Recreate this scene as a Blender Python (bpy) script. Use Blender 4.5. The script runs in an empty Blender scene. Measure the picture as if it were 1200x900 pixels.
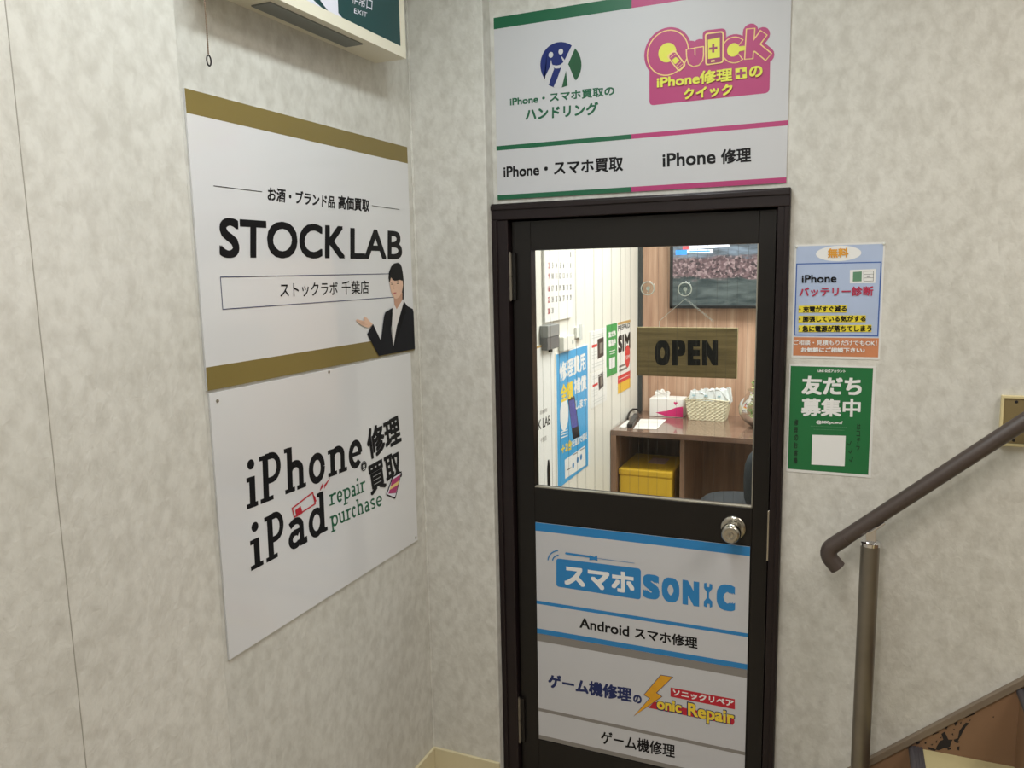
import bpy, bmesh, math, random
from mathutils import Matrix, Vector
random.seed(7)
SC = bpy.context.scene
COL = SC.collection

# ------------------------------------------------------------------ camera, light, exposure
F_PX, YAW, PITCH, ROLL, EYE = 915.31, 0.4063, 1.42795, -0.020224, 1.613
ROT = Matrix.Rotation(YAW, 3, 'Z') @ Matrix.Rotation(PITCH, 3, 'X') @ Matrix.Rotation(ROLL, 3, 'Y')
# roll is about the view axis
_c, _s = math.cos(ROLL), math.sin(ROLL)
ROT = Matrix.Rotation(YAW, 3, 'Z') @ Matrix.Rotation(PITCH, 3, 'X') @ Matrix(((_c, -_s, 0), (_s, _c, 0), (0, 0, 1)))
cd = bpy.data.cameras.new('camera'); cam = bpy.data.objects.new('camera', cd); COL.objects.link(cam)
cd.sensor_width = 36; cd.sensor_fit = 'HORIZONTAL'; cd.lens = F_PX / 1200 * 36; cd.clip_start = 0.02
cam.matrix_world = Matrix.Translation((0, 0, EYE)) @ ROT.to_4x4()
SC.camera = cam
SC.view_settings.view_transform = 'Standard'; SC.view_settings.look = 'None'
SC.view_settings.gamma = 1; SC.view_settings.use_curve_mapping = False
SC.view_settings.exposure = 0.0
wd = bpy.data.worlds.new('world'); SC.world = wd; wd.use_nodes = True
wd.node_tree.nodes['Background'].inputs[0].default_value = (0.8, 0.85, 0.9, 1)
wd.node_tree.nodes['Background'].inputs[1].default_value = 0.02

def area(name, loc, size, power, color, rot=(0, 0, 0)):
    l = bpy.data.lights.new(name, 'AREA'); l.shape = 'RECTANGLE'; l.size, l.size_y = size
    l.energy = power; l.color = color
    o = bpy.data.objects.new(name, l); o.location = loc; o.rotation_euler = rot; COL.objects.link(o); return o
LAMP_NEAR = area('corridor_lamp_and_fill', (-0.58, 1.15, 2.62), (0.10, 1.0), 10.2, (0.90, 0.985, 1.0))
FILL_FAR = area('corridor_lamp_and_fill', (-0.45, -1.1, 2.62), (0.10, 1.1), 15, (1.0, 0.94, 0.885))  # unseen fill added behind the camera to brighten the door wall
FILL_LANDING = area('landing_fill', (-0.25, 0.35, 2.65), (0.35, 0.35), 12.5, (1.0, 0.945, 0.89))  # added soft fill near the camera, stands for no known lamp
LAMP_STAIR = area('stair_light', (1.4, 1.1, 2.9), (0.8, 0.6), 28, (1.0, 0.935, 0.85))
LAMP_SHOP = area('shop_light', (0.0, 3.0, 2.36), (1.2, 0.6), 43, (1.0, 0.99, 0.97))

D = 2.08            # door wall
XL = -1.174         # left wall
YS = 2.03           # strip of wall that stands proud beside the door
XP = XL + 0.06      # face of the projecting pillar on the left
XI, YI = -0.96, 3.85  # inside: left wall, back wall

# ------------------------------------------------------------------ picture point -> point of a real plane
def ray(x, y): return ROT @ Vector(((x - 600) / F_PX, -(y - 450) / F_PX, -1))
class Plane:
    """a vertical plane: axis 'Y' (faces the viewer) or 'X' (left walls, faces +X); u runs to the right, v up"""
    def __init__(s, axis, val, out=1):
        s.a, s.val = axis, val
    def uv(s, p):
        r = ray(*p)
        if s.a == 'Y': r = r * (s.val / r.y); return Vector((r.x, r.z + EYE))
        r = r * (s.val / r.x); return Vector((r.y, r.z + EYE))
    def w(s, u, v, d=0.0):
        if s.a == 'Y': return Vector((u, s.val - d, v))
        return Vector((s.val + d, u, v))

# ------------------------------------------------------------------ materials
def lin(c):
    return tuple(((x / 255) / 12.92 if x / 255 <= 0.04045 else ((x / 255 + 0.055) / 1.055) ** 2.4) for x in c) + (1,)
MATS = {}
def mat(name, rgb, rough=0.5, metal=0.0, spec=0.5, coat=0.0, emit=0.0, vary=0.0, vscale=6.0, bump=0.0, bscale=80.0):
    if name in MATS: return MATS[name]
    m = bpy.data.materials.new(name); m.use_nodes = True; MATS[name] = m
    nt = m.node_tree; b = nt.nodes['Principled BSDF']; c = lin(rgb)
    b.inputs['Base Color'].default_value = c; b.inputs['Roughness'].default_value = rough
    b.inputs['Metallic'].default_value = metal; b.inputs['Specular IOR Level'].default_value = spec
    b.inputs['Coat Weight'].default_value = coat; b.inputs['Coat Roughness'].default_value = 0.07
    if emit: b.inputs['Emission Color'].default_value = c; b.inputs['Emission Strength'].default_value = emit
    tc = nt.nodes.new('ShaderNodeTexCoord')
    if vary:
        n = nt.nodes.new('ShaderNodeTexNoise'); n.inputs['Scale'].default_value = vscale; n.inputs['Detail'].default_value = 5
        nt.links.new(tc.outputs['Object'], n.inputs['Vector'])
        r = nt.nodes.new('ShaderNodeValToRGB'); r.color_ramp.elements[0].position = 0.3; r.color_ramp.elements[1].position = 0.7
        r.color_ramp.elements[0].color = tuple(x * (1 - vary) for x in c[:3]) + (1,)
        r.color_ramp.elements[1].color = tuple(min(1, x * (1 + vary * 0.6)) for x in c[:3]) + (1,)
        nt.links.new(n.outputs['Fac'], r.inputs['Fac']); nt.links.new(r.outputs['Color'], b.inputs['Base Color'])
    if bump:
        n2 = nt.nodes.new('ShaderNodeTexNoise'); n2.inputs['Scale'].default_value = bscale; n2.inputs['Detail'].default_value = 4
        nt.links.new(tc.outputs['Object'], n2.inputs['Vector'])
        bp = nt.nodes.new('ShaderNodeBump'); bp.inputs['Strength'].default_value = bump; bp.inputs['Distance'].default_value = 0.004
        nt.links.new(n2.outputs['Fac'], bp.inputs['Height']); nt.links.new(bp.outputs['Normal'], b.inputs['Normal'])
    return m

def wallpaper():
    m = bpy.data.materials.new('mottled_wallpaper'); m.use_nodes = True; nt = m.node_tree; b = nt.nodes['Principled BSDF']
    N = nt.nodes.new; L = nt.links.new
    tc = N('ShaderNodeTexCoord')
    mp = N('ShaderNodeMapping'); mp.inputs['Rotation'].default_value = (0.5, 0.6, 0.4); L(tc.outputs['Object'], mp.inputs['Vector'])
    mp.inputs['Scale'].default_value = (1.0, 1.0, 0.75)
    n1 = N('ShaderNodeTexNoise'); n1.inputs['Scale'].default_value = 36; n1.inputs['Detail'].default_value = 6; n1.inputs['Roughness'].default_value = 0.6; n1.inputs['Distortion'].default_value = 0.25
    L(mp.outputs['Vector'], n1.inputs['Vector'])
    r1 = N('ShaderNodeValToRGB'); e = r1.color_ramp.elements
    e[0].position = 0.34; e[0].color = lin((200, 198, 191)); e[1].position = 0.62; e[1].color = lin((217, 216, 210))
    L(n1.outputs['Fac'], r1.inputs['Fac'])
    n2 = N('ShaderNodeTexNoise'); n2.inputs['Scale'].default_value = 3.2; n2.inputs['Detail'].default_value = 4
    L(tc.outputs['Object'], n2.inputs['Vector'])
    r2 = N('ShaderNodeValToRGB'); e = r2.color_ramp.elements
    e[0].position = 0.35; e[0].color = (0.93, 0.93, 0.92, 1); e[1].position = 0.65; e[1].color = (1, 1, 1, 1)
    L(n2.outputs['Fac'], r2.inputs['Fac'])
    mx = N('ShaderNodeMix'); mx.data_type = 'RGBA'; mx.blend_type = 'MULTIPLY'; mx.inputs[0].default_value = 1
    L(r1.outputs['Color'], mx.inputs[6]); L(r2.outputs['Color'], mx.inputs[7]); L(mx.outputs[2], b.inputs['Base Color'])
    b.inputs['Roughness'].default_value = 0.55; b.inputs['Specular IOR Level'].default_value = 0.3
    n3 = N('ShaderNodeTexNoise'); n3.inputs['Scale'].default_value = 70; n3.inputs['Detail'].default_value = 5; n3.inputs['Distortion'].default_value = 0.5
    L(mp.outputs['Vector'], n3.inputs['Vector'])
    bp = N('ShaderNodeBump'); bp.inputs['Strength'].default_value = 0.35; bp.inputs['Distance'].default_value = 0.004
    L(n3.outputs['Fac'], bp.inputs['Height']); L(bp.outputs['Normal'], b.inputs['Normal'])
    MATS['wallpaper'] = m; return m
def stripes(name, c0, c1, c2, scale, axis_scale, rough=0.4, coat=0.0, bump=0.0):
    """streaky wood grain"""
    m = bpy.data.materials.new(name); m.use_nodes = True; nt = m.node_tree; b = nt.nodes['Principled BSDF']; MATS[name] = m
    N = nt.nodes.new; L = nt.links.new
    tc = N('ShaderNodeTexCoord'); mp = N('ShaderNodeMapping'); mp.inputs['Scale'].default_value = axis_scale
    L(tc.outputs['Object'], mp.inputs['Vector'])
    n = N('ShaderNodeTexNoise'); n.inputs['Scale'].default_value = scale; n.inputs['Detail'].default_value = 6; n.inputs['Roughness'].default_value = 0.6
    L(mp.outputs['Vector'], n.inputs['Vector'])
    r = N('ShaderNodeValToRGB'); e = r.color_ramp.elements; e[0].position = 0.3; e[0].color = lin(c0); e[1].position = 0.72; e[1].color = lin(c2)
    k = e.new(0.5); k.color = lin(c1)
    L(n.outputs['Fac'], r.inputs['Fac']); L(r.outputs['Color'], b.inputs['Base Color'])
    b.inputs['Roughness'].default_value = rough; b.inputs['Coat Weight'].default_value = coat
    return m
def glass_mat(name, tint, refl=1.0):
    m = bpy.data.materials.new(name); m.use_nodes = True; nt = m.node_tree; MATS[name] = m
    for n in list(nt.nodes):
        if n.type != 'OUTPUT_MATERIAL': nt.nodes.remove(n)
    out = nt.nodes['Material Output']; N = nt.nodes.new; L = nt.links.new
    t = N('ShaderNodeBsdfTransparent'); t.inputs[0].default_value = lin(tint)
    g = N('ShaderNodeBsdfGlossy'); g.inputs['Roughness'].default_value = 0.02
    f = N('ShaderNodeFresnel'); f.inputs['IOR'].default_value = 1.45
    mu = N('ShaderNodeMath'); mu.operation = 'MULTIPLY'; mu.inputs[1].default_value = refl; L(f.outputs[0], mu.inputs[0])
    mx = N('ShaderNodeMixShader'); L(mu.outputs[0], mx.inputs[0]); L(t.outputs[0], mx.inputs[1]); L(g.outputs[0], mx.inputs[2])
    L(mx.outputs[0], out.inputs['Surface']); return m
def screen_mat():
    m = bpy.data.materials.new('television_picture'); m.use_nodes = True; nt = m.node_tree; b = nt.nodes['Principled BSDF']; MATS['screen'] = m
    N = nt.nodes.new; L = nt.links.new
    tc = N('ShaderNodeTexCoord'); sp = N('ShaderNodeSeparateXYZ'); L(tc.outputs['Object'], sp.inputs[0])
    n = N('ShaderNodeTexVoronoi'); n.inputs['Scale'].default_value = 95; L(tc.outputs['Object'], n.inputs['Vector'])
    cr = N('ShaderNodeValToRGB'); e = cr.color_ramp.elements
    e[0].position = 0.05; e[0].color = lin((70, 60, 66)); e[1].position = 0.95; e[1].color = lin((228, 196, 196))
    k = e.new(0.5); k.color = lin((150, 118, 122)); L(n.outputs['Color'], cr.inputs['Fac'])
    n2 = N('ShaderNodeTexNoise'); n2.inputs['Scale'].default_value = 14; n2.inputs['Detail'].default_value = 6; n2.inputs['Distortion'].default_value = 0.6
    mp = N('ShaderNodeMapping'); mp.inputs['Scale'].default_value = (0.6, 1, 2.5); L(tc.outputs['Object'], mp.inputs['Vector']); L(mp.outputs['Vector'], n2.inputs['Vector'])
    fr = N('ShaderNodeValToRGB'); e = fr.color_ramp.elements
    e[0].position = 0.35; e[0].color = lin((62, 76, 78)); e[1].position = 0.72; e[1].color = lin((128, 138, 136)); L(n2.outputs['Fac'], fr.inputs['Fac'])
    # town between sea haze above and fields below, borders wobbling
    ad = N('ShaderNodeMath'); ad.operation = 'MULTIPLY_ADD'; ad.inputs[1].default_value = 0.07; L(n2.outputs['Fac'], ad.inputs[0]); L(sp.outputs['Z'], ad.inputs[2])
    g1 = N('ShaderNodeMapRange'); g1.inputs[1].default_value = SCR_LOW; g1.inputs[2].default_value = SCR_LOW + 0.012; L(ad.outputs[0], g1.inputs[0])
    g2 = N('ShaderNodeMapRange'); g2.inputs[1].default_value = SCR_HIGH; g2.inputs[2].default_value = SCR_HIGH + 0.02; L(ad.outputs[0], g2.inputs[0])
    m1 = N('ShaderNodeMix'); m1.data_type = 'RGBA'; L(g1.outputs[0], m1.inputs[0]); L(fr.outputs[0], m1.inputs[6]); L(cr.outputs[0], m1.inputs[7])
    hz = N('ShaderNodeValToRGB'); e = hz.color_ramp.elements; e[0].position = 0.4; e[0].color = lin((112, 122, 132)); e[1].position = 0.62; e[1].color = lin((170, 186, 206)); L(n2.outputs['Fac'], hz.inputs['Fac'])
    m2 = N('ShaderNodeMix'); m2.data_type = 'RGBA'; L(g2.outputs[0], m2.inputs[0]); L(m1.outputs[2], m2.inputs[6]); L(hz.outputs[0], m2.inputs[7])
    b.inputs['Base Color'].default_value = (0.01, 0.01, 0.01, 1); b.inputs['Roughness'].default_value = 0.25
    L(m2.outputs[2], b.inputs['Emission Color']); b.inputs['Emission Strength'].default_value = 0.85
    return m
SCR_LOW, SCR_HIGH = 0.170, 0.265

wallpaper()
mat('cream_paint', (214, 204, 170), 0.45, vary=0.05, vscale=5)
mat('joint_grey', (158, 155, 146), 0.6)
mat('floor_vinyl', (186, 174, 154), 0.45, vary=0.15, vscale=5, bump=0.1)
mat('ceiling_board', (226, 224, 216), 0.8, vary=0.05, vscale=20)
mat('frame_brown', (30, 21, 23), 0.34, spec=0.35, vary=0.12, vscale=10)
mat('door_black', (24, 21, 19), 0.34, spec=0.35, vary=0.08, vscale=6)
mat('steel', (190, 186, 176), 0.22, metal=1.0, bump=0.02)
mat('steel_dull', (142, 136, 126), 0.42, metal=0.9, vary=0.12, vscale=14)
mat('chrome', (225, 225, 228), 0.12, metal=1.0)
mat('keyhole_black', (14, 12, 12), 0.6)
mat('board_white', (224, 225, 228), 0.3, coat=1.0, vary=0.012, vscale=3)
mat('board_white_matt', (198, 199, 203), 0.5, vary=0.012, vscale=3)
mat('white_ink', (232, 233, 233), 0.5)
mat('bronze_ink', (131, 115, 62), 0.35, vary=0.06, vscale=3)
mat('black_ink', (12, 12, 16), 0.5, spec=0.25)
mat('navy_ink', (14, 34, 92), 0.45)
mat('logo_blue', (18, 38, 108), 0.35, vary=0.1, vscale=20)
mat('logo_green', (30, 84, 54), 0.35, vary=0.1, vscale=20)
mat('green_ink', (16, 92, 62), 0.45)
mat('stripe_green', (14, 94, 62), 0.45)
mat('pink_ink', (176, 52, 112), 0.45)
mat('pink_dark_ink', (146, 44, 94), 0.45)
mat('lime_ink', (222, 222, 74), 0.45)
mat('sand_ink', (236, 206, 130), 0.45)
mat('sonic_blue', (40, 128, 190), 0.45)
mat('grey_ink', (134, 130, 126), 0.45)
mat('amber_ink', (226, 164, 36), 0.4, vary=0.15, vscale=15)
mat('yellow_ink', (236, 206, 60), 0.45)
mat('red_ink', (186, 28, 48), 0.45)
mat('skin_ink', (226, 188, 164), 0.5, vary=0.05, vscale=40)
mat('lip_ink', (190, 108, 104), 0.5)
mat('shade_ink', (196, 152, 128), 0.5)
mat('hair_ink', (15, 14, 16), 0.5, spec=0.25)
mat('suit_ink', (21, 22, 29), 0.55, spec=0.2, vary=0.12, vscale=25)
mat('lapel_ink', (11, 11, 15), 0.6, spec=0.2)
mat('shirt_ink', (226, 222, 222), 0.5)
mat('exit_green', (8, 64, 66), 0.35, vary=0.03)
mat('lilac_white', (226, 226, 238), 0.35)
mat('cream_metal', (230, 225, 206), 0.4, vary=0.03)
mat('grey_louvre', (120, 124, 120), 0.45)
mat('bead_chain', (120, 104, 88), 0.4, metal=0.6)
mat('laminate', (226, 226, 224), 0.25, coat=0.3)
mat('poster_blue', (176, 192, 222), 0.4, vary=0.05, vscale=15)
mat('border_blue', (44, 88, 168), 0.4)
mat('orange_ink', (222, 158, 54), 0.45)
mat('crimson_ink', (178, 44, 78), 0.45)
mat('marker_yellow', (232, 214, 56), 0.45)
mat('terracotta_ink', (202, 132, 92), 0.45, vary=0.08, vscale=20)
mat('pale_grey_ink', (206, 210, 208), 0.5)
mat('moss_ink', (96, 142, 112), 0.5)
mat('poster_green', (26, 110, 60), 0.35, coat=0.2, vary=0.04, vscale=8)
mat('pen_ink', (12, 40, 26), 0.5)
mat('rail_brown', (74, 64, 60), 0.38, vary=0.05, vscale=20)
mat('plate_gold', (140, 124, 88), 0.4, metal=0.2, vary=0.08, vscale=10)
mat('plate_edge', (220, 206, 160), 0.45)
mat('trim_brown', (128, 114, 98), 0.5, vary=0.1, vscale=9)
mat('stringer_brown', (138, 107, 82), 0.45, vary=0.08, vscale=5, bump=0.05, bscale=60)
mat('tread_cream', (196, 184, 140), 0.5, vary=0.08, vscale=9)
mat('nosing_grey', (74, 70, 74), 0.5, vary=0.1, vscale=14)
mat('chip_black', (30, 26, 28), 0.7)
mat('panel_white', (236, 234, 226), 0.4, vary=0.015, vscale=4)
mat('groove_grey', (196, 194, 184), 0.6)
mat('dark_trim', (54, 58, 58), 0.4)
stripes('walnut_wall', (164, 126, 104), (190, 154, 130), (212, 182, 158), 5, (9, 9, 0.35), rough=0.45)
stripes('walnut_top', (104, 80, 68), (124, 98, 84), (142, 116, 100), 4, (1.2, 8, 8), rough=0.16, coat=0.5)
stripes('walnut_side', (120, 92, 74), (140, 108, 88), (158, 126, 104), 5, (6, 6, 0.6), rough=0.4)
stripes('plaque_wood', (104, 86, 52), (138, 116, 76), (158, 136, 92), 4, (1.2, 4, 26), rough=0.5)
mat('plaque_edge', (226, 208, 160), 0.5)
mat('tv_black', (22, 23, 26), 0.3)
mat('banner_red', (210, 84, 92), 0.4, emit=0.7)
mat('banner_white', (216, 220, 240), 0.4, emit=0.8)
mat('banner_blue', (58, 136, 226), 0.4, emit=0.8)
mat('tv_text', (40, 50, 80), 0.4)
glass_mat('pane_glass', (246, 249, 247), 0.55)
glass_mat('vase_glass', (226, 236, 226), 1.0)
mat('cup_plastic', (214, 216, 212), 0.15, coat=0.5)
mat('wire_dark', (86, 84, 80), 0.4, metal=0.5)
mat('bead_grey', (158, 154, 142), 0.4, metal=0.5)
mat('paper_white', (238, 238, 236), 0.6, vary=0.02, vscale=30)
mat('tissue_pink', (214, 40, 118), 0.45)
mat('tissue_white', (240, 238, 236), 0.5)
mat('basket_cream', (222, 214, 186), 0.6, vary=0.06, vscale=40)
mat('pack_white', (232, 236, 238), 0.25, coat=0.3, vary=0.05, vscale=30)
mat('pack_blue', (168, 196, 206), 0.3)
mat('leaf_green', (110, 140, 66), 0.5, vary=0.3, vscale=30)
mat('leaf_pale', (168, 170, 110), 0.5, vary=0.3, vscale=30)
mat('leaf_cream', (214, 208, 176), 0.5, vary=0.2, vscale=40)
mat('gravel_pale', (196, 184, 160), 0.8, vary=0.3, vscale=60, bump=0.3)
mat('remote_black', (34, 34, 36), 0.4)
mat('remote_key', (120, 120, 122), 0.5)
mat('cable_black', (28, 27, 27), 0.5)
mat('box_yellow', (222, 178, 44), 0.55, vary=0.05, vscale=10, bump=0.1, bscale=200)
mat('label_rose', (206, 164, 150), 0.5)
mat('chair_slate', (46, 52, 58), 0.65, vary=0.08, vscale=20, bump=0.1, bscale=250)
mat('chair_leg', (60, 60, 62), 0.3, metal=0.7)
mat('switch_grey', (150, 152, 152), 0.4, vary=0.04)
mat('switch_dark', (112, 114, 116), 0.4)
mat('plastic_white', (236, 236, 230), 0.35)
mat('sky_poster', (70, 168, 226), 0.4, vary=0.08, vscale=7)
mat('phone_dark', (36, 36, 44), 0.3)
mat('phone_screen', (70, 78, 168), 0.3, vary=0.35, vscale=30)
mat('poster_leaf', (60, 158, 82), 0.45)
mat('poster_red', (218, 60, 60), 0.45)
mat('poster_amber', (236, 190, 62), 0.45)
mat('kraft_edge', (196, 160, 96), 0.5)
screen_mat()

# ------------------------------------------------------------------ builders
BASE = {}
def thing(name, label, cat, loc, group=None):
    o = bpy.data.objects.new(name, None); COL.objects.link(o); o.location = loc; o.empty_display_size = 0.05
    o['label'] = label; o['category'] = cat
    if group: o['group'] = group
    BASE[o] = Vector(loc); return o
def tag(o, label, cat, group=None):
    o['label'] = label; o['category'] = cat
    if group: o['group'] = group
    return o
class MB:
    """collects shapes in world space; build() links them as one mesh object"""
    def __init__(s): s.v, s.f, s.m, s.mats = [], [], [], []
    def mi(s, m):
        if m not in s.mats: s.mats.append(m)
        return s.mats.index(m)
    def add(s, vs, fs, m):
        o = len(s.v); s.v += [Vector(p) for p in vs]; k = s.mi(m)
        for f in fs: s.f.append([o + i for i in f]); s.m.append(k)
        return s
    def box(s, x0, x1, y0, y1, z0, z1, m):
        v = [(x, y, z) for z in (z0, z1) for y in (y0, y1) for x in (x0, x1)]
        return s.add(v, [(0, 2, 3, 1), (4, 5, 7, 6), (0, 1, 5, 4), (2, 6, 7, 3), (0, 4, 6, 2), (1, 3, 7, 5)], m)
    def hexa(s, a, b, m):
        """a, b: two matching quads (lists of four points)"""
        return s.add(list(a) + list(b), [(3, 2, 1, 0), (4, 5, 6, 7), (0, 1, 5, 4), (1, 2, 6, 5), (2, 3, 7, 6), (3, 0, 4, 7)], m)
    def prism(s, a, b, m):
        n = len(a)
        return s.add(list(a) + list(b), [tuple(reversed(range(n))), tuple(range(n, 2 * n))] + [(i, (i + 1) % n, n + (i + 1) % n, n + i) for i in range(n)], m)
    def tube(s, path, r, m, n=16, cap=True, closed=False):
        P = [Vector(p) for p in path]; rs = r if isinstance(r, (list, tuple)) else [r] * len(P)
        rings = []; up = None
        for i, p in enumerate(P):
            a = P[i - 1] if (i or closed) else p; b = P[(i + 1) % len(P)] if (i < len(P) - 1 or closed) else p
            t = (b - a).normalized()
            if up is None:
                up = t.orthogonal().normalized()
            up = (up - t * up.dot(t)).normalized(); q = t.cross(up)
            rings.append([p + (up * math.cos(2 * math.pi * k / n) + q * math.sin(2 * math.pi * k / n)) * rs[i] for k in range(n)])
        vs = [x for g in rings for x in g]; fs = []
        R = len(rings)
        for i in range(R if closed else R - 1):
            j = (i + 1) % R
            for k in range(n): fs.append((i * n + k, i * n + (k + 1) % n, j * n + (k + 1) % n, j * n + k))
        if cap and not closed: fs += [tuple(reversed(range(n))), tuple(range((R - 1) * n, R * n))]
        return s.add(vs, fs, m)
    def lathe(s, org, axis, prof, m, n=32):
        """prof: list of (distance along axis, radius)"""
        org = Vector(org); ax = Vector(axis).normalized(); u = ax.orthogonal().normalized(); w = ax.cross(u)
        vs = []; fs = []
        for h, r in prof:
            for k in range(n):
                a = 2 * math.pi * k / n; vs.append(org + ax * h + (u * math.cos(a) + w * math.sin(a)) * r)
        for i in range(len(prof) - 1):
            for k in range(n): fs.append((i * n + k, i * n + (k + 1) % n, (i + 1) * n + (k + 1) % n, (i + 1) * n + k))
        if prof[0][1] > 1e-5: fs.append(tuple(reversed(range(n))))
        if prof[-1][1] > 1e-5: fs.append(tuple(range((len(prof) - 1) * n, len(prof) * n)))
        return s.add(vs, fs, m)
    def build(s, name, parent=None, bevel=0.0, smooth=False, kind=None, label=None, seg=2):
        base = Vector((0, 0, 0))
        if parent is not None: base = BASE[parent]
        me = bpy.data.meshes.new(name)
        me.from_pydata([tuple(p - base) for p in s.v], [], s.f)
        for m in s.mats: me.materials.append(MATS[m])
        for p, k in zip(me.polygons, s.m): p.material_index = k; p.use_smooth = smooth
        me.update()
        bm = bmesh.new(); bm.from_mesh(me); bmesh.ops.recalc_face_normals(bm, faces=bm.faces) if kind != 'print' else None
        bm.to_mesh(me); bm.free()
        o = bpy.data.objects.new(name, me); COL.objects.link(o)
        if smooth:
            md = o.modifiers.new('s', 'EDGE_SPLIT'); md.split_angle = math.radians(42)
        if bevel:
            md = o.modifiers.new('b', 'BEVEL'); md.width = bevel; md.segments = seg; md.limit_method = 'ANGLE'
        if parent is not None: o.parent = parent
        BASE[o] = base
        if label: o['label'] = label
        if kind and kind != 'print': o['kind'] = kind
        return o

TEXT = {}
def glyphs(txt):
    """outline of a line of type in the built-in face: vertices and triangles, box normalised to its own bounds"""
    if txt in TEXT: return TEXT[txt]
    c = bpy.data.curves.new('t', 'FONT'); c.body = txt; c.size = 1; c.resolution_u = 4; c.fill_mode = 'FRONT'
    o = bpy.data.objects.new('t', c); COL.objects.link(o)
    bpy.context.view_layer.update()
    dg = bpy.context.evaluated_depsgraph_get(); me = bpy.data.meshes.new_from_object(o.evaluated_get(dg))
    vs = [(v.co.x, v.co.y) for v in me.vertices]; fs = [tuple(p.vertices) for p in me.polygons]
    bpy.data.objects.remove(o); bpy.data.curves.remove(c); bpy.data.meshes.remove(me)
    TEXT[txt] = (vs, fs); return TEXT[txt]

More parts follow.
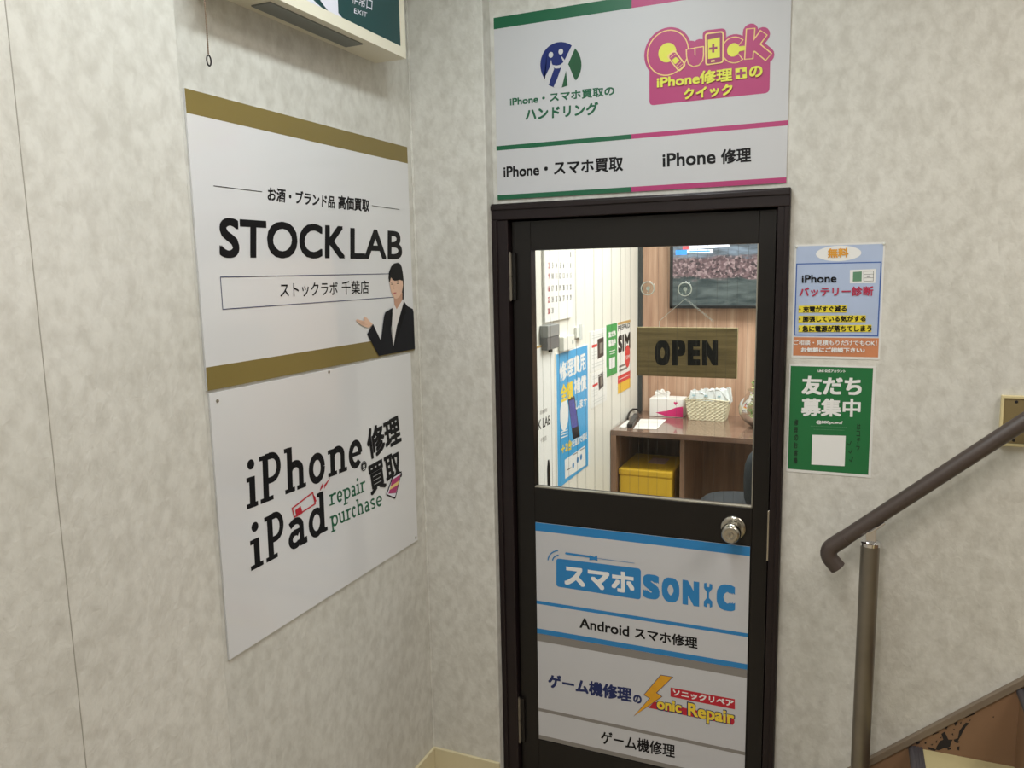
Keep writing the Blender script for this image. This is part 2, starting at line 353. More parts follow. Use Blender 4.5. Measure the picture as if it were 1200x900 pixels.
class Ink(MB):
    """flat print on a real plane, in layers a fraction of a millimetre apart"""
    def __init__(s, plane, crop=(0, 0, 1), lift=0.0):
        super().__init__(); s.pl = plane; s.crop = crop; s.lift = lift * 0.35; s.k = 0; s.marks = []
    def px(s, p): return (s.crop[0] + p[0] / s.crop[2], s.crop[1] + p[1] / s.crop[2])
    def uv(s, p): return s.pl.uv(s.px(p))
    def nxt(s):
        s.k += 1; return s.lift + 0.00008 * s.k
    def polyuv(s, pts, m, d=None):
        d = s.nxt() if d is None else d
        pts = [Vector(p) for p in pts]
        a = sum(pts[i - 1].x * pts[i].y - pts[i].x * pts[i - 1].y for i in range(len(pts)))
        if a < 0: pts = pts[::-1]
        s.add([s.pl.w(p.x, p.y, d) for p in pts], [tuple(range(len(pts)))], m); return s
    def poly(s, pts, m): return s.polyuv([s.uv(p) for p in pts], m)
    def rectuv(s, u0, u1, v0, v1, m): return s.polyuv([(u0, v0), (u1, v0), (u1, v1), (u0, v1)], m)
    def rect(s, a, b, m):
        a, b = s.uv(a), s.uv(b); return s.rectuv(min(a.x, b.x), max(a.x, b.x), min(a.y, b.y), max(a.y, b.y), m)
    def round_quad(s, q, r, m, grow=0.0):
        """q: tl tr br bl in crop pixels; rounded corners of r (metres)"""
        Q = [s.uv(p) for p in q]; c = sum(Q, Vector((0, 0))) / 4; pts = []
        if grow: Q = [p + (p - c).normalized() * grow for p in Q]
        for i in range(4):
            p, a, b = Q[i], Q[i - 1], Q[(i + 1) % 4]; ea = (a - p).normalized(); eb = (b - p).normalized()
            for k in range(7):
                t = k / 6; s0 = p + ea * r; s1 = p + eb * r
                pts.append((s0 * (1 - t) + p * t) * (1 - t) + (p * (1 - t) + s1 * t) * t)
        return s.polyuv(pts, m)
    def disc(s, c, r, m, ry=None, n=40, a0=0, a1=360):
        """c: crop pixel, r in metres (r, ry radii)"""
        c = s.uv(c); ry = ry or r
        return s.polyuv([(c.x + r * math.cos(math.radians(a0 + (a1 - a0) * i / n)), c.y + ry * math.sin(math.radians(a0 + (a1 - a0) * i / n))) for i in range(n)], m)
    def strokeuv(s, P, w, m, closed=False, d=None, round_=False):
        d = s.nxt() if d is None else d
        P = [Vector(p) for p in P]; n = len(P); W = w if isinstance(w, (list, tuple)) else [w] * n
        L, R = [], []
        for i in range(n):
            a = P[i - 1] if (i or closed) else P[i]; b = P[(i + 1) % n] if (i < n - 1 or closed) else P[i]
            d1 = (P[i] - a); d2 = (b - P[i])
            d1 = d1.normalized() if d1.length > 1e-9 else d2.normalized(); d2 = d2.normalized() if d2.length > 1e-9 else d1
            t = (d1 + d2); t = t.normalized() if t.length > 1e-6 else d1
            nn = Vector((-t.y, t.x)); k = max(0.45, nn.dot(Vector((-d1.y, d1.x))))
            L.append(P[i] + nn * W[i] / 2 / k); R.append(P[i] - nn * W[i] / 2 / k)
        for i in range(n if closed else n - 1):
            j = (i + 1) % n
            s.add([s.pl.w(p.x, p.y, d + (i % 4) * 1.1e-5) for p in (R[i], R[j], L[j], L[i])], [(0, 1, 2, 3)], m)
        if round_:
            for i in ((0, n - 1) if not closed else ()):
                s.add([s.pl.w(P[i].x + W[i] / 2 * math.cos(t * math.pi / 8), P[i].y + W[i] / 2 * math.sin(t * math.pi / 8), d + (5e-5 if i else 6e-5)) for t in range(16)], [tuple(range(16))], m)
        return s
    def stroke(s, pts, w, m, closed=False, round_=False): return s.strokeuv([s.uv(p) for p in pts], w, m, closed, None, round_)
    def text(s, txt, bl, br, tl, m, bold=0.0, shift=0.0):
        """fit the line's own bounds to the parallelogram bl, br, tl; bold in metres"""
        o = s.uv(bl); U = s.uv(br) - o; V = s.uv(tl) - o
        return s.textuv(txt, o, U, V, m, bold)
    def textuv(s, txt, o, U, V, m, bold=0.0, d=None):
        vs, fs = glyphs(txt)
        if not vs: return s
        f0 = len(s.f)
        x0 = min(v[0] for v in vs); x1 = max(v[0] for v in vs); y0 = min(v[1] for v in vs); y1 = max(v[1] for v in vs)
        d = s.nxt() if d is None else d
        sh = [(0, 0)] if not bold else [(0, 0)] + [(bold * 0.92 * x, bold * 0.92 * y) for x, y in ((1, 1), (-1, 1), (-1, -1), (1, -1), (1, 0), (-1, 0), (0, 1), (0, -1))]
        lu = max(1e-6, (U.length - 2 * bold) / U.length) if bold else 1; lv = max(1e-6, (V.length - 2 * bold) / V.length) if bold else 1
        c = o + (U + V) / 2
        for e_, (dx, dy) in enumerate(sh):
            pts = []
            for x, y in vs:
                p = c + U * (((x - x0) / (x1 - x0) - 0.5) * lu) + V * (((y - y0) / (y1 - y0) - 0.5) * lv)
                pts.append(s.pl.w(p.x + dx, p.y + dy, d + 0.8e-5 * e_))
            s.add(pts, fs, m)
        s.marks.append((f0, len(s.f)))
        return s
    def column(s, txt, top, bottom, w, m, bold=0.0):
        """characters stacked downwards between two crop points, w metres wide"""
        a, b = s.uv(top), s.uv(bottom); n = len(txt)
        for i, ch in enumerate(txt):
            c = a + (b - a) * ((i + 0.5) / n); h = (a - b).length / n * 0.82
            s.textuv(ch, Vector((c.x - w / 2, c.y - h / 2)), Vector((w, 0)), Vector((w * 0.1 * (-1) ** i, h)), m, bold)
        return s
    def done(s, name, parent, label=None):
        if name == 'lettering' and len(s.marks) > 1:      # every line of type is a part of its own
            used = set(); jobs = [('lettering', list(range(a, b))) for a, b in s.marks]
            for _, fs in jobs: used.update(fs)
            rest = [i for i in range(len(s.f)) if i not in used]
            if rest: jobs.append(('printed_shape', rest))
            for nm, idx in jobs:
                p = MB(); mp = {}
                for i in idx:
                    g = []
                    for v in s.f[i]:
                        if v not in mp: mp[v] = len(p.v); p.v.append(s.v[v])
                        g.append(mp[v])
                    p.f.append(g); p.m.append(p.mi(s.mats[s.m[i]]))
                p.build(nm, parent, kind='print', label=label if nm == 'lettering' else None)
            return None
        return s.build(name, parent, kind='print', label=label)
def board(plane, u0, u1, v0, v1, front, m, parent, name='panel', back=0.0, bevel=0.0006):
    a, b = plane.w(u0, v0, back), plane.w(u1, v1, front)
    mb = MB(); mb.box(min(a.x, b.x), max(a.x, b.x), min(a.y, b.y), max(a.y, b.y), v0, v1, m)
    return mb.build(name, parent, bevel=bevel)

# ------------------------------------------------------------------ the setting
W_L, W_D = Plane('X', XL), Plane('Y', D)
TOP = 2.75
m = MB()
m.box(-2.2, -0.945, D, D + 0.10, 0, TOP, 'wallpaper')
m.box(-0.945, -0.137, D, D + 0.10, 1.80, TOP, 'wallpaper')
m.box(-0.137, 3.0, D, D + 0.10, -0.02, TOP + 1.2, 'wallpaper')
m.build('wall_back', kind='structure')
MB().box(XL, -0.939, YS, D, 0, TOP, 'wallpaper').build('wall_pier', kind='structure', bevel=0.003)
MB().box(XL - 0.1, XL, -2.4, D, 0, TOP, 'wallpaper').build('wall_left', kind='structure')
MB().box(XL, XP, -2.4, 1.115, 0, TOP, 'wallpaper').build('wall_pillar', kind='structure', bevel=0.004)
MB().box(-2.2, 3.0, -2.5, -2.4, 0, TOP + 1.2, 'wallpaper').build('wall_front', kind='structure')
MB().box(2.6, 2.7, -2.4, D, 0, TOP + 1.2, 'wallpaper').build('wall_right', kind='structure')
MB().box(-2.2, 2.7, -2.5, D, -0.1, 0, 'floor_vinyl').build('floor', kind='structure')
MB().box(-2.2, 0.9, -2.5, D + 0.1, TOP, TOP + 0.08, 'ceiling_board').build('ceiling', kind='structure')
MB().box(0.9, 2.7, -2.5, D + 0.1, TOP + 1.1, TOP + 1.18, 'ceiling_board').build('ceiling_stairwell', kind='structure')
MB().box(0.82, 0.9, -2.5, D, TOP + 0.08, TOP + 1.1, 'ceiling_board').build('trim_ceiling', kind='structure')
MB().box(XL, -0.939, YS - 0.009, YS, 0, 0.105, 'cream_paint').build('baseboard_back', kind='structure', bevel=0.002)
MB().box(XL, XL + 0.009, 1.115, YS - 0.009, 0, 0.105, 'cream_paint').build('baseboard_left', kind='structure', bevel=0.002)
# wallpaper joint down the pillar
u0, u1 = Plane('X', XP).uv((10, 0)), Plane('X', XP).uv((31, 240))
MB().box(XP - 0.001, XP + 0.0006, u1.x - 0.0007, u1.x + 0.0007, 0.0, TOP, 'joint_grey').build('trim_joint', kind='structure')
# corner bead where the pier meets the left wall
MB().tube([(XL + 0.002, YS - 0.002, 0.105), (XL + 0.002, YS - 0.002, TOP)], 0.003, 'wallpaper', n=8).build('trim_corner', kind='structure')

# shop interior shell
MB().box(XI - 0.05, XI, D + 0.10, YI + 0.05, 0, 2.4, 'panel_white').build('wall_shop_left', kind='structure')
gm = MB()
P_I = Plane('X', XI)
ug = [P_I.uv((x, 330)).x for x in (674, 693, 713, 733)]
step = (ug[-1] - ug[0]) / 3
y = ug[0] - 6 * step
while y < YI - 0.05:
    if y > D + 0.12: gm.box(XI - 0.002, XI + 0.0006, y - 0.0018, y + 0.0018, 0, 2.4, 'groove_grey')
    y += step
gm.build('trim_grooves', kind='structure')
MB().box(XI - 0.05, 1.3, YI, YI + 0.05, 0, 2.4, 'walnut_wall').build('wall_shop_back', kind='structure')
MB().box(XI, XI + 0.022, YI - 0.014, YI, 0, 2.4, 'dark_trim').build('trim_shop_corner', kind='structure')
MB().box(1.2, 1.3, D + 0.10, YI, 0, 2.4, 'panel_white').build('wall_shop_right', kind='structure')
MB().box(XI - 0.05, 1.3, D + 0.10, YI + 0.05, 2.4, 2.46, 'ceiling_board').build('ceiling_shop', kind='structure')
MB().box(XI - 0.05, 1.3, D + 0.0, YI + 0.05, -0.1, 0, 'floor_vinyl').build('floor_shop', kind='structure')

# ------------------------------------------------------------------ door frame and door
FO_L, FO_R, FT = -0.941, -0.137, 1.803
fr = MB()
fr.box(FO_L, FO_L + 0.050, D - 0.018, D + 0.10, 0, FT - 0.045, 'frame_brown')
fr.box(FO_R - 0.030, FO_R, D - 0.018, D + 0.10, 0, FT - 0.045, 'frame_brown')
fr.box(FO_L - 0.004, FO_R, D - 0.022, D + 0.10, FT - 0.045, FT, 'frame_brown')
fr.box(FO_L + 0.002, FO_L + 0.018, D - 0.024, D - 0.018, 0, FT - 0.045, 'frame_brown')
fr.box(FO_R - 0.014, FO_R - 0.002, D - 0.024, D - 0.018, 0, FT - 0.045, 'frame_brown')
fr.box(FO_L, FO_R, D - 0.027, D - 0.022, FT - 0.018, FT - 0.004, 'frame_brown')
fr.box(FO_L + 0.050, FO_L + 0.066, D + 0.046, D + 0.10, 0, FT - 0.045, 'frame_brown')
fr.box(FO_R - 0.046, FO_R - 0.030, D + 0.046, D + 0.10, 0, FT - 0.045, 'frame_brown')
fr.box(FO_L + 0.066, FO_R - 0.046, D + 0.046, D + 0.10, FT - 0.061, FT - 0.045, 'frame_brown')
fr.build('trim_doorframe', kind='structure', bevel=0.0025)
YD = D + 0.004       # front of the leaf
LX0, LX1, LZ1 = FO_L + 0.053, FO_R - 0.033, FT - 0.049
P_DL = Plane('Y', YD)
g_tl, g_br = P_DL.uv((621.8, 293.5)), P_DL.uv((881.7, 596))
GX0, GX1, GZ0, GZ1 = g_tl.x, g_br.x, g_br.y, g_tl.y
lf = MB()
lf.box(LX0, GX0, YD, YD + 0.038, 0.012, LZ1, 'door_black')
lf.box(GX1, LX1, YD, YD + 0.038, 0.012, LZ1, 'door_black')
lf.box(GX0, GX1, YD, YD + 0.038, GZ1, LZ1, 'door_black')
s_tl, s_br = P_DL.uv((627, 611)), P_DL.uv((632, 866))
lf.box(GX0, GX1, YD, YD + 0.038, s_tl.y + 0.002, GZ0, 'door_black')
lf.box(GX0, GX1, YD, YD + 0.038, 0.012, s_br.y - 0.002, 'door_black')
lf.box(GX0, GX1, YD + 0.004, YD + 0.034, s_br.y - 0.002, s_tl.y + 0.002, 'door_black')
door = lf.build('door_1', kind='structure', bevel=0.0015)
MB().box(GX0 - 0.003, GX1 + 0.003, YD + 0.016, YD + 0.020, GZ0 - 0.003, GZ1 + 0.003, 'pane_glass').build('glass_pane', door)
wr = MB()
n = 24
for i in range(1, n):
    x = GX0 + (GX1 - GX0) * i / n
    wr.box(x - 0.00022, x + 0.00022, YD + 0.0145, YD + 0.0150, GZ0, GZ1, 'wire_dark')
wr.build('pane_wire', door)
bd = MB()
bd.box(GX1 - 0.0035, GX1, YD + 0.002, YD + 0.016, GZ0, GZ1, 'bead_grey')
bd.box(GX0, GX1, YD + 0.002, YD + 0.016, GZ0, GZ0 + 0.004, 'bead_grey')
bd.build('glazing_bead', door, bevel=0.0008)
def hinge(z0, z1):
    x = LX0 - 0.002
    h = MB(); zm = (z0 + z1) / 2
    h.tube([(x, YD - 0.012, z0), (x, YD - 0.012, zm - 0.0012)], 0.0055, 'steel_dull', n=14)
    h.tube([(x, YD - 0.012, zm + 0.0012), (x, YD - 0.012, z1)], 0.0055, 'steel_dull', n=14)
    h.tube([(x, YD - 0.012, z0 - 0.004), (x, YD - 0.012, z1 + 0.004)], 0.0035, 'steel_dull', n=12)
    h.box(x - 0.001, x + 0.016, YD - 0.010, YD - 0.001, z0, z1, 'door_black')
    h.build('hinge', door, smooth=True, label='dull steel hinge')
hinge(P_DL.uv((600, 351)).y, P_DL.uv((599, 297)).y)
hinge(P_DL.uv((609, 866)).y, P_DL.uv((609, 816)).y)
p0, p1 = P_DL.uv((907.5, 597)), P_DL.uv((904, 655))
MB().box(LX1 - 0.001, LX1 + 0.004, YD - 0.018, YD + 0.010, p1.y, p0.y, 'steel').build('strike_plate', door, bevel=0.0006)
kc = P_DL.uv((859.5, 618.3)); ko = Vector((kc.x, YD, kc.y))
kb = MB()
kb.lathe(ko, (0, -1, 0), [(0, 0.0335), (0.004, 0.0335), (0.007, 0.031), (0.0085, 0.024), (0.009, 0.014), (0.022, 0.012), (0.028, 0.014), (0.033, 0.021), (0.040, 0.0255), (0.050, 0.0262), (0.058, 0.0245), (0.063, 0.021), (0.0645, 0.017), (0.0635, 0.012), (0.0628, 0.0)], 'steel', 48)
kn = kb.build('door_knob', door, smooth=True, label='round stainless door knob with keyhole')
k2 = MB(); k2.lathe(ko, (0, -1, 0), [(0.0632, 0.0085), (0.0655, 0.008), (0.066, 0.0)], 'steel', 24)
k2.box(ko.x - 0.0012, ko.x + 0.0012, ko.y - 0.0666, ko.y - 0.0655, ko.z - 0.005, ko.z + 0.004, 'keyhole_black')
k2.build('keyhole', kn, smooth=True)

# ------------------------------------------------------------------ sign above the door
def corner(plane, p): return plane.uv(p)
T = Plane('Y', D - 0.004)
tl, bl, br = T.uv((578.6, 21)), T.uv((583, 234.7)), T.uv((921.4, 213.5))
TU0, TU1, TV0, TV1 = (tl.x + bl.x) / 2, br.x, (bl.y + br.y) / 2, tl.y
sg = thing('wall_sign', 'wide white two-column sign with green and pink stripes above the door', 'sign', T.w((TU0 + TU1) / 2, TV0, -0.004))
board(T, TU0, TU1, TV0, TV1, 0, 'board_white_matt', sg, back=-0.004)
us = T.uv((740, 160)).x
st = Ink(T)
hs = tl.y - T.uv((579.2, 34.3)).y
v1a, v1b = T.uv((581.7, 171.4)).y, T.uv((582, 176.6)).y
v2 = T.uv((583, 228.8)).y
for va, vb in ((TV1, TV1 - hs), (v1a, v1b), (v2, TV0)):
    Ink(T).rectuv(TU0, us, vb, va, 'stripe_green').build('stripe', sg, kind='print', label='green stripe')
    Ink(T).rectuv(us, TU1, vb, va, 'pink_ink').build('stripe', sg, kind='print', label='pink stripe')
A = (580, 30, 7.5)
lg = Ink(T, A, 0.0004)
O = [(400 + 180 + 180 * math.cos(t), 330 + 186 * math.sin(t)) for t in [math.radians(a) for a in range(0, 360, 6)]]
def ell(a0, a1, st_=6, cx=580, cy=345, rx=181, ry=201, sk=-0.0):
    return [(cx + rx * math.cos(math.radians(a)), cy + ry * math.sin(math.radians(a)) + sk * (math.cos(math.radians(a)))) for a in range(a0, a1 + 1, st_)]
lg.poly(ell(140, 307) + [(590, 350), (520, 545), (470, 522), (520, 380), (500, 330), (430, 472)], 'logo_blue')
lg.poly([(700, 200)] + ell(-48, 42) + [(703, 475), (640, 345)], 'logo_green')
lg.poly([(625, 395), (640, 528), (588, 545)], 'logo_green')
lg.poly([(694, 188), (706, 196), (640, 348), (690, 470), (710, 480), (640, 530), (625, 395), (585, 548), (515, 540), (600, 360), (640, 310)], 'board_white_matt')
lg.poly([(625, 398), (638, 526), (590, 544)], 'logo_green')
lg.poly([(580, 268), (592, 275), (650, 350), (700, 472), (672, 500), (610, 340)], 'board_white_matt')
lg.poly([(494, 300), (503, 345), (500, 420), (476, 520), (432, 478), (480, 400)], 'board_white_matt')
lg.poly([(503, 345), (540, 352), (575, 345), (608, 318), (602, 345), (570, 375), (535, 378), (505, 362)], 'board_white_matt')
lg.disc((493, 258), 0.0066, 'board_white_matt', ry=0.0075); lg.disc((580, 230), 0.0066, 'board_white_matt', ry=0.0075)
lg.done('logo', sg, label='round blue and green logo of two joined figures')
tx = Ink(T, A, 0.0002)
tx.text('iPhone・スマホ買取の', (133, 710), (1050, 614), (131, 631), 'green_ink', 0.0009)
tx.text('ハンドリング', (268, 838), (908, 783), (268, 728), 'green_ink', 0.0012)
tx.done('lettering', sg, label='green lettering under the round logo')
# the pink badge
B = (740, 20, 6.6667)
q = Ink(T, B, 0.0003)
q.round_quad([(140, 395), (1085, 300), (1078, 592), (140, 692)], 0.012, 'pink_ink')
def badge(lines, w, mm):
    for pts in lines: q.stroke(pts, w, mm, round_=True)
def arc(cx, cy, rx, ry, a0, a1, n=20): return [(cx + rx * math.cos(math.radians(a0 + (a1 - a0) * i / n)), cy + ry * math.sin(math.radians(a0 + (a1 - a0) * i / n))) for i in range(n + 1)]
Lq = arc(283, 280, 92, 100, 0, 360)
Lu = [(462, 245), (464, 300), (474, 342), (492, 352), (512, 346), (525, 330), (530, 300), (530, 232)]
Lc = arc(805, 258, 60, 62, -45, -318)
Lk = [[(930, 112), (918, 308)], [(1022, 140), (948, 240)], [(962, 222), (1056, 300)]]
q.disc((283, 280), 0.0605, 'pink_ink', ry=0.0615)
for pts in (Lu, Lc): q.stroke(pts, 0.037, 'pink_ink', round_=True)
for pts in Lk: q.stroke(pts, 0.036, 'pink_ink', round_=True)
q.round_quad([(556, 106), (740, 86), (740, 380), (560, 400)], 0.012, 'pink_ink')
# yellow outlines, then pink letter bodies
q.disc((283, 280), 0.0535, 'sand_ink', ry=0.0555)
q.disc((283, 280), 0.0508, 'pink_ink', ry=0.0528)
q.stroke(Lu, 0.0240, 'sand_ink'); q.stroke(Lc, 0.0255, 'sand_ink')
def ext(pts, e):
    a_, b_ = Vector(pts[0]), Vector(pts[1]); d_ = (b_ - a_).normalized() * e
    return [tuple(a_ - d_), tuple(b_ + d_)]
for pts in Lk: q.stroke(ext(pts, 24), 0.0225, 'sand_ink')
q.stroke([(463, 252)] + Lu[1:-1] + [(530, 240)], 0.0185, 'pink_ink'); q.stroke(arc(805, 258, 60, 62, -50, -312), 0.0205, 'pink_ink')
for pts in Lk: q.stroke(ext(pts, 17), 0.0170, 'pink_ink')
q.stroke([(925, 244), (968, 228)], 0.0150, 'pink_ink')
q.disc((281, 279), 0.0228, 'lime_ink', ry=0.0236)
q.disc((797, 258), 0.0150, 'lime_ink', ry=0.0158); q.poly([(800, 236), (886, 226), (886, 262), (800, 280)], 'lime_ink')
q.round_quad([(338, 262), (422, 372), (372, 425), (282, 312)], 0.008, 'sand_ink', grow=0.003)
q.round_quad([(336, 270), (414, 372), (372, 416), (290, 312)], 0.007, 'pink_ink')
q.round_quad([(348, 312), (378, 340), (342, 372), (316, 338)], 0.003, 'lime_ink')
for a, b in (((345, 288), (305, 318)), ((390, 352), (352, 385)), ((402, 368), (364, 402))): q.stroke([a, b], 0.0012, 'sand_ink')
q.round_quad([(574, 128), (724, 110), (722, 360), (578, 382)], 0.008, 'sand_ink')
q.round_quad([(586, 138), (712, 122), (710, 352), (590, 370)], 0.006, 'pink_dark_ink')
q.poly([(598, 180), (690, 160), (692, 316), (600, 330)], 'lime_ink')
q.stroke([(640, 212), (640, 280)], 0.0055, 'pink_dark_ink'); q.stroke([(608, 250), (672, 242)], 0.0055, 'pink_dark_ink')
q.poly([(622, 340), (652, 336), (652, 350), (622, 355)], 'sand_ink')
q.poly([(812, 405), (900, 393), (902, 478), (815, 488)], 'lime_ink')
q.stroke([(857, 408), (859, 476)], 0.0065, 'pink_dark_ink'); q.stroke([(822, 446), (893, 437)], 0.0065, 'pink_dark_ink')
q.text('iPhone修理', (200, 562), (790, 502), (200, 460), 'lime_ink', 0.0011)
q.text('の', (920, 478), (1025, 466), (920, 390), 'lime_ink', 0.0012)
q.text('クイック', (410, 650), (790, 612), (410, 560), 'lime_ink', 0.0012)
q.text('クイック', (410, 650), (790, 612), (410, 560), 'lime_ink', 0.0012)
q.done('logo_badge', sg, label='pink badge with yellow outlined letters')
G = (580, 150, 3.4286)
t2 = Ink(T, G, 0.0002)
t2.text('iPhone・スマホ買取', (35, 204), (515, 173), (34, 149), 'black_ink', 0.0011)
t2.text('iPhone', (674, 158), (887, 143), (673, 103), 'black_ink', 0.0011)
t2.text('修理', (908, 146), (1030, 137), (908, 86), 'black_ink', 0.0012)
t2.done('lettering', sg, label='black lettering along the lower band')

# ------------------------------------------------------------------ the two boards stuck on the door's lower half
YB = YD + 0.0005
S = Plane('Y', YB)
SU0, SU1 = S.uv((628, 650)).x, S.uv((878.5, 660)).x
C = (625, 620, 4.615); DD = (625, 770, 4.615)
def vC(y, x=15): return S.uv((C[0] + x / C[2], C[1] + y / C[2])).y
def vD(y, x=33): return S.uv((DD[0] + x / DD[2], DD[1] + y / DD[2])).y
vt = S.uv((627.3, 612)).y
sg = thing('door_sign', 'white panel with bright blue stripes and wrench logo, upper of two on the door', 'sign', S.w((SU0 + SU1) / 2, vC(563), 0.0))
board(S, SU0, SU1, vC(563, 22), vt, 0, 'board_white_matt', sg, back=-0.003)
k = Ink(S)
for a, b in ((vt, vC(8, 10)), (vC(386, 20), vC(404, 20)), (vC(536, 20), vC(563, 22))): Ink(S).rectuv(SU0, SU1, b, a, 'sonic_blue').build('stripe', sg, kind='print', label='bright blue stripe')
k = Ink(S, C, 0.0002)
k.round_quad([(124, 158), (582, 214), (581, 382), (124, 310)], 0.010, 'sonic_blue')
k.text('スマホ', (168, 302), (547, 354), (166, 190), 'white_ink', 0.0030)
for ch, xa, xb in (('S', 592, 684), ('O', 694, 791), ('N', 806, 898)):
    sy = lambda x: (x - 592) * 49 / 306
    k.text(ch, (xa, 372 + sy(xa)), (xb, 372 + sy(xb)), (xa, 238 + sy(xa)), 'sonic_blue', 0.0056)
k.text('C', (990, 434), (1092, 449), (990, 291), 'sonic_blue', 0.0062)
# wrench as the letter I
k.stroke([(945, 315), (944, 395)], 0.0062, 'sonic_blue')
k.poly([(924, 292), (937, 290), (938, 312), (952, 314), (953, 294), (968, 300), (968, 322), (952, 342), (938, 340), (923, 318)], 'sonic_blue')
k.poly([(938, 372), (952, 374), (968, 392), (968, 420), (955, 425), (953, 405), (940, 403), (938, 423), (922, 416), (923, 390)], 'sonic_blue')
# screwdriver and radio waves
k.stroke([(178, 131), (310, 150)], 0.0064, 'sonic_blue', round_=True)
k.poly([(305, 140), (330, 150), (346, 142), (348, 172), (330, 166), (303, 168)], 'sonic_blue')
k.stroke([(345, 158), (548, 184)], 0.0012, 'sonic_blue')
k.stroke(arc(140, 170, 35, 30, 180, 265, 8), 0.0034, 'sonic_blue'); k.stroke(arc(140, 170, 60, 55, 182, 265, 10), 0.0034, 'sonic_blue')
k.done('logo', sg, label='blue phone-and-tools logo')
k = Ink(S, C, 0.0002)
k.text('Android', (250, 534), (518, 583), (250, 478), 'black_ink', 0.0010)
k.text('スマホ修理', (548, 590), (888, 650), (548, 528), 'black_ink', 0.0010)
k.done('lettering', sg, label='black lettering on the lower band')
sg = thing('door_sign', 'white panel with grey stripes and yellow lightning bolt, lower of two on the door', 'sign', S.w((SU0 + SU1) / 2, vD(442), 0.0))
board(S, SU0, SU1, vD(442), vC(564, 22), 0, 'board_white_matt', sg, back=-0.003)
k = Ink(S)
for a, b in ((vC(564, 22), vC(604, 22)), (vD(275), vD(292)), (vD(420), vD(442))): Ink(S).rectuv(SU0, SU1, b, a, 'grey_ink').build('stripe', sg, kind='print', label='grey stripe')
k = Ink(S, DD, 0.0002)
k.text('ゲーム機修理', (80, 165), (532, 247), (80, 88), 'navy_ink', 0.0018)
k.text('の', (540, 246), (586, 255), (540, 200), 'navy_ink', 0.0014)
k.done('lettering', sg, label='navy blue lettering left of the lightning bolt')
k = Ink(S, DD, 0.0002)
k.poly([(742, 165), (1090, 228), (1090, 283), (742, 214)], 'red_ink')
k.text('ソニックリペア', (755, 208), (1084, 270), (755, 172), 'white_ink', 0.0008)
k.poly([(655, 240), (1085, 330), (1088, 352), (1080, 367), (622, 274)], 'red_ink')
k.text('onic', (664, 285), (806, 312), (664, 216), 'navy_ink', 0.0030); 
k.text('Repair', (830, 341), (1092, 394), (830, 239), 'navy_ink', 0.0030)
k.text('onic', (668, 279), (802, 305), (668, 222), 'yellow_ink', 0.0016)
k.text('Repair', (836, 336), (1086, 386), (836, 246), 'yellow_ink', 0.0016)
bolt = [(690, 98), (752, 108), (664, 193), (694, 213), (545, 317), (632, 222), (600, 204)]
k.stroke(bolt, 0.0030, 'navy_ink', closed=True); k.poly(bolt, 'amber_ink')
k.done('logo', sg, label='yellow lightning bolt logo with red band')
k = Ink(S, DD, 0.0002)
k.text('ゲーム機修理', (365, 468), (765, 548), (366, 396), 'black_ink', 0.0009)
k.done('lettering', sg, label='black lettering on the bottom band')

# ------------------------------------------------------------------ left wall: upper sign
LW = Plane('X', XL + 0.005)
a, b, c2, d2 = LW.uv((216.2, 103)), LW.uv((477.5, 172.5)), LW.uv((485.7, 411)), LW.uv((245, 457))
LU0, LU1, LV1, LV0 = a.x, b.x - 0.002, (a.y + b.y) / 2, (c2.y + d2.y) / 2
sg = thing('wall_sign', 'white sign with bronze edge bands and printed woman in suit, upper on the left wall', 'sign', LW.w((LU0 + LU1) / 2, LV0, -0.005))
board(LW, LU0, LU1, LV0, LV1, 0, 'board_white', sg, back=-0.005)
k = Ink(LW); vb1 = LW.uv((218, 132)).y; vb2 = LW.uv((242.5, 430.5)).y

for va, vb in ((LV1, vb1), (vb2, LV0)): Ink(LW).rectuv(LU0, LU1, vb, va, 'bronze_ink').build('stripe', sg, kind='print', label='bronze band')
E5 = (200, 180, 3.6)
k = Ink(LW, E5, 0.0002)
k.text('お酒・ブランド品', (408, 199), (692, 232), (410, 138), 'black_ink', 0.0009)
k.text('高価買取', (706, 234), (838, 247), (706, 175), 'black_ink', 0.0012)
k.text('STOCK', (205, 441), (735, 444), (205, 268), 'black_ink', 0.0030)
k.text('LAB', (757, 444), (976, 446), (757, 312), 'black_ink', 0.0026)
k.text('ストックラボ', (462, 607), (705, 597), (460, 545), 'black_ink', 0.0003)
k.text('千葉店', (722, 596), (836, 591), (720, 537), 'black_ink', 0.0003)
k.stroke([(180, 136), (385, 161)], 0.0014, 'black_ink'); k.stroke([(848, 219), (965, 236)], 0.0014, 'black_ink')
r0, r1 = k.uv((209, 521)), k.uv((218, 657)); ue = k.uv((945, 560)).x
k.strokeuv([(ue, r0.y), (r0.x, r0.y), (r0.x, r1.y), (ue, r1.y)], 0.0016, 'navy_ink')
k.done('lettering', sg, label='black lettering in three lines')
W = (400, 295, 6.92)
k = Ink(LW, W, 0.0027)
def edge(y0, x): return (x, y0)
k.poly([(455, 88), (425, 95), (400, 122), (384, 165), (380, 215), (388, 245), (430, 250), (478, 240), (488, 330), (490, 385), (503, 390), (504, 240), (496, 170), (488, 125), (475, 98)], 'hair_ink')
k.poly([(424, 360), (428, 440), (445, 468), (492, 395), (492, 330)], 'shade_ink')
k.poly([(388, 215), (391, 275), (400, 325), (414, 358), (430, 378), (448, 380), (470, 362), (488, 330), (497, 275), (494, 225), (440, 205)], 'skin_ink')
k.poly([(383, 242), (386, 180), (415, 140), (470, 145), (494, 190), (494, 236), (470, 228), (452, 234), (430, 236), (412, 228), (400, 205), (392, 240)], 'hair_ink')
k.stroke([(396, 250), (412, 247)], 0.0016, 'hair_ink'); k.stroke([(442, 245), (464, 240)], 0.0016, 'hair_ink')
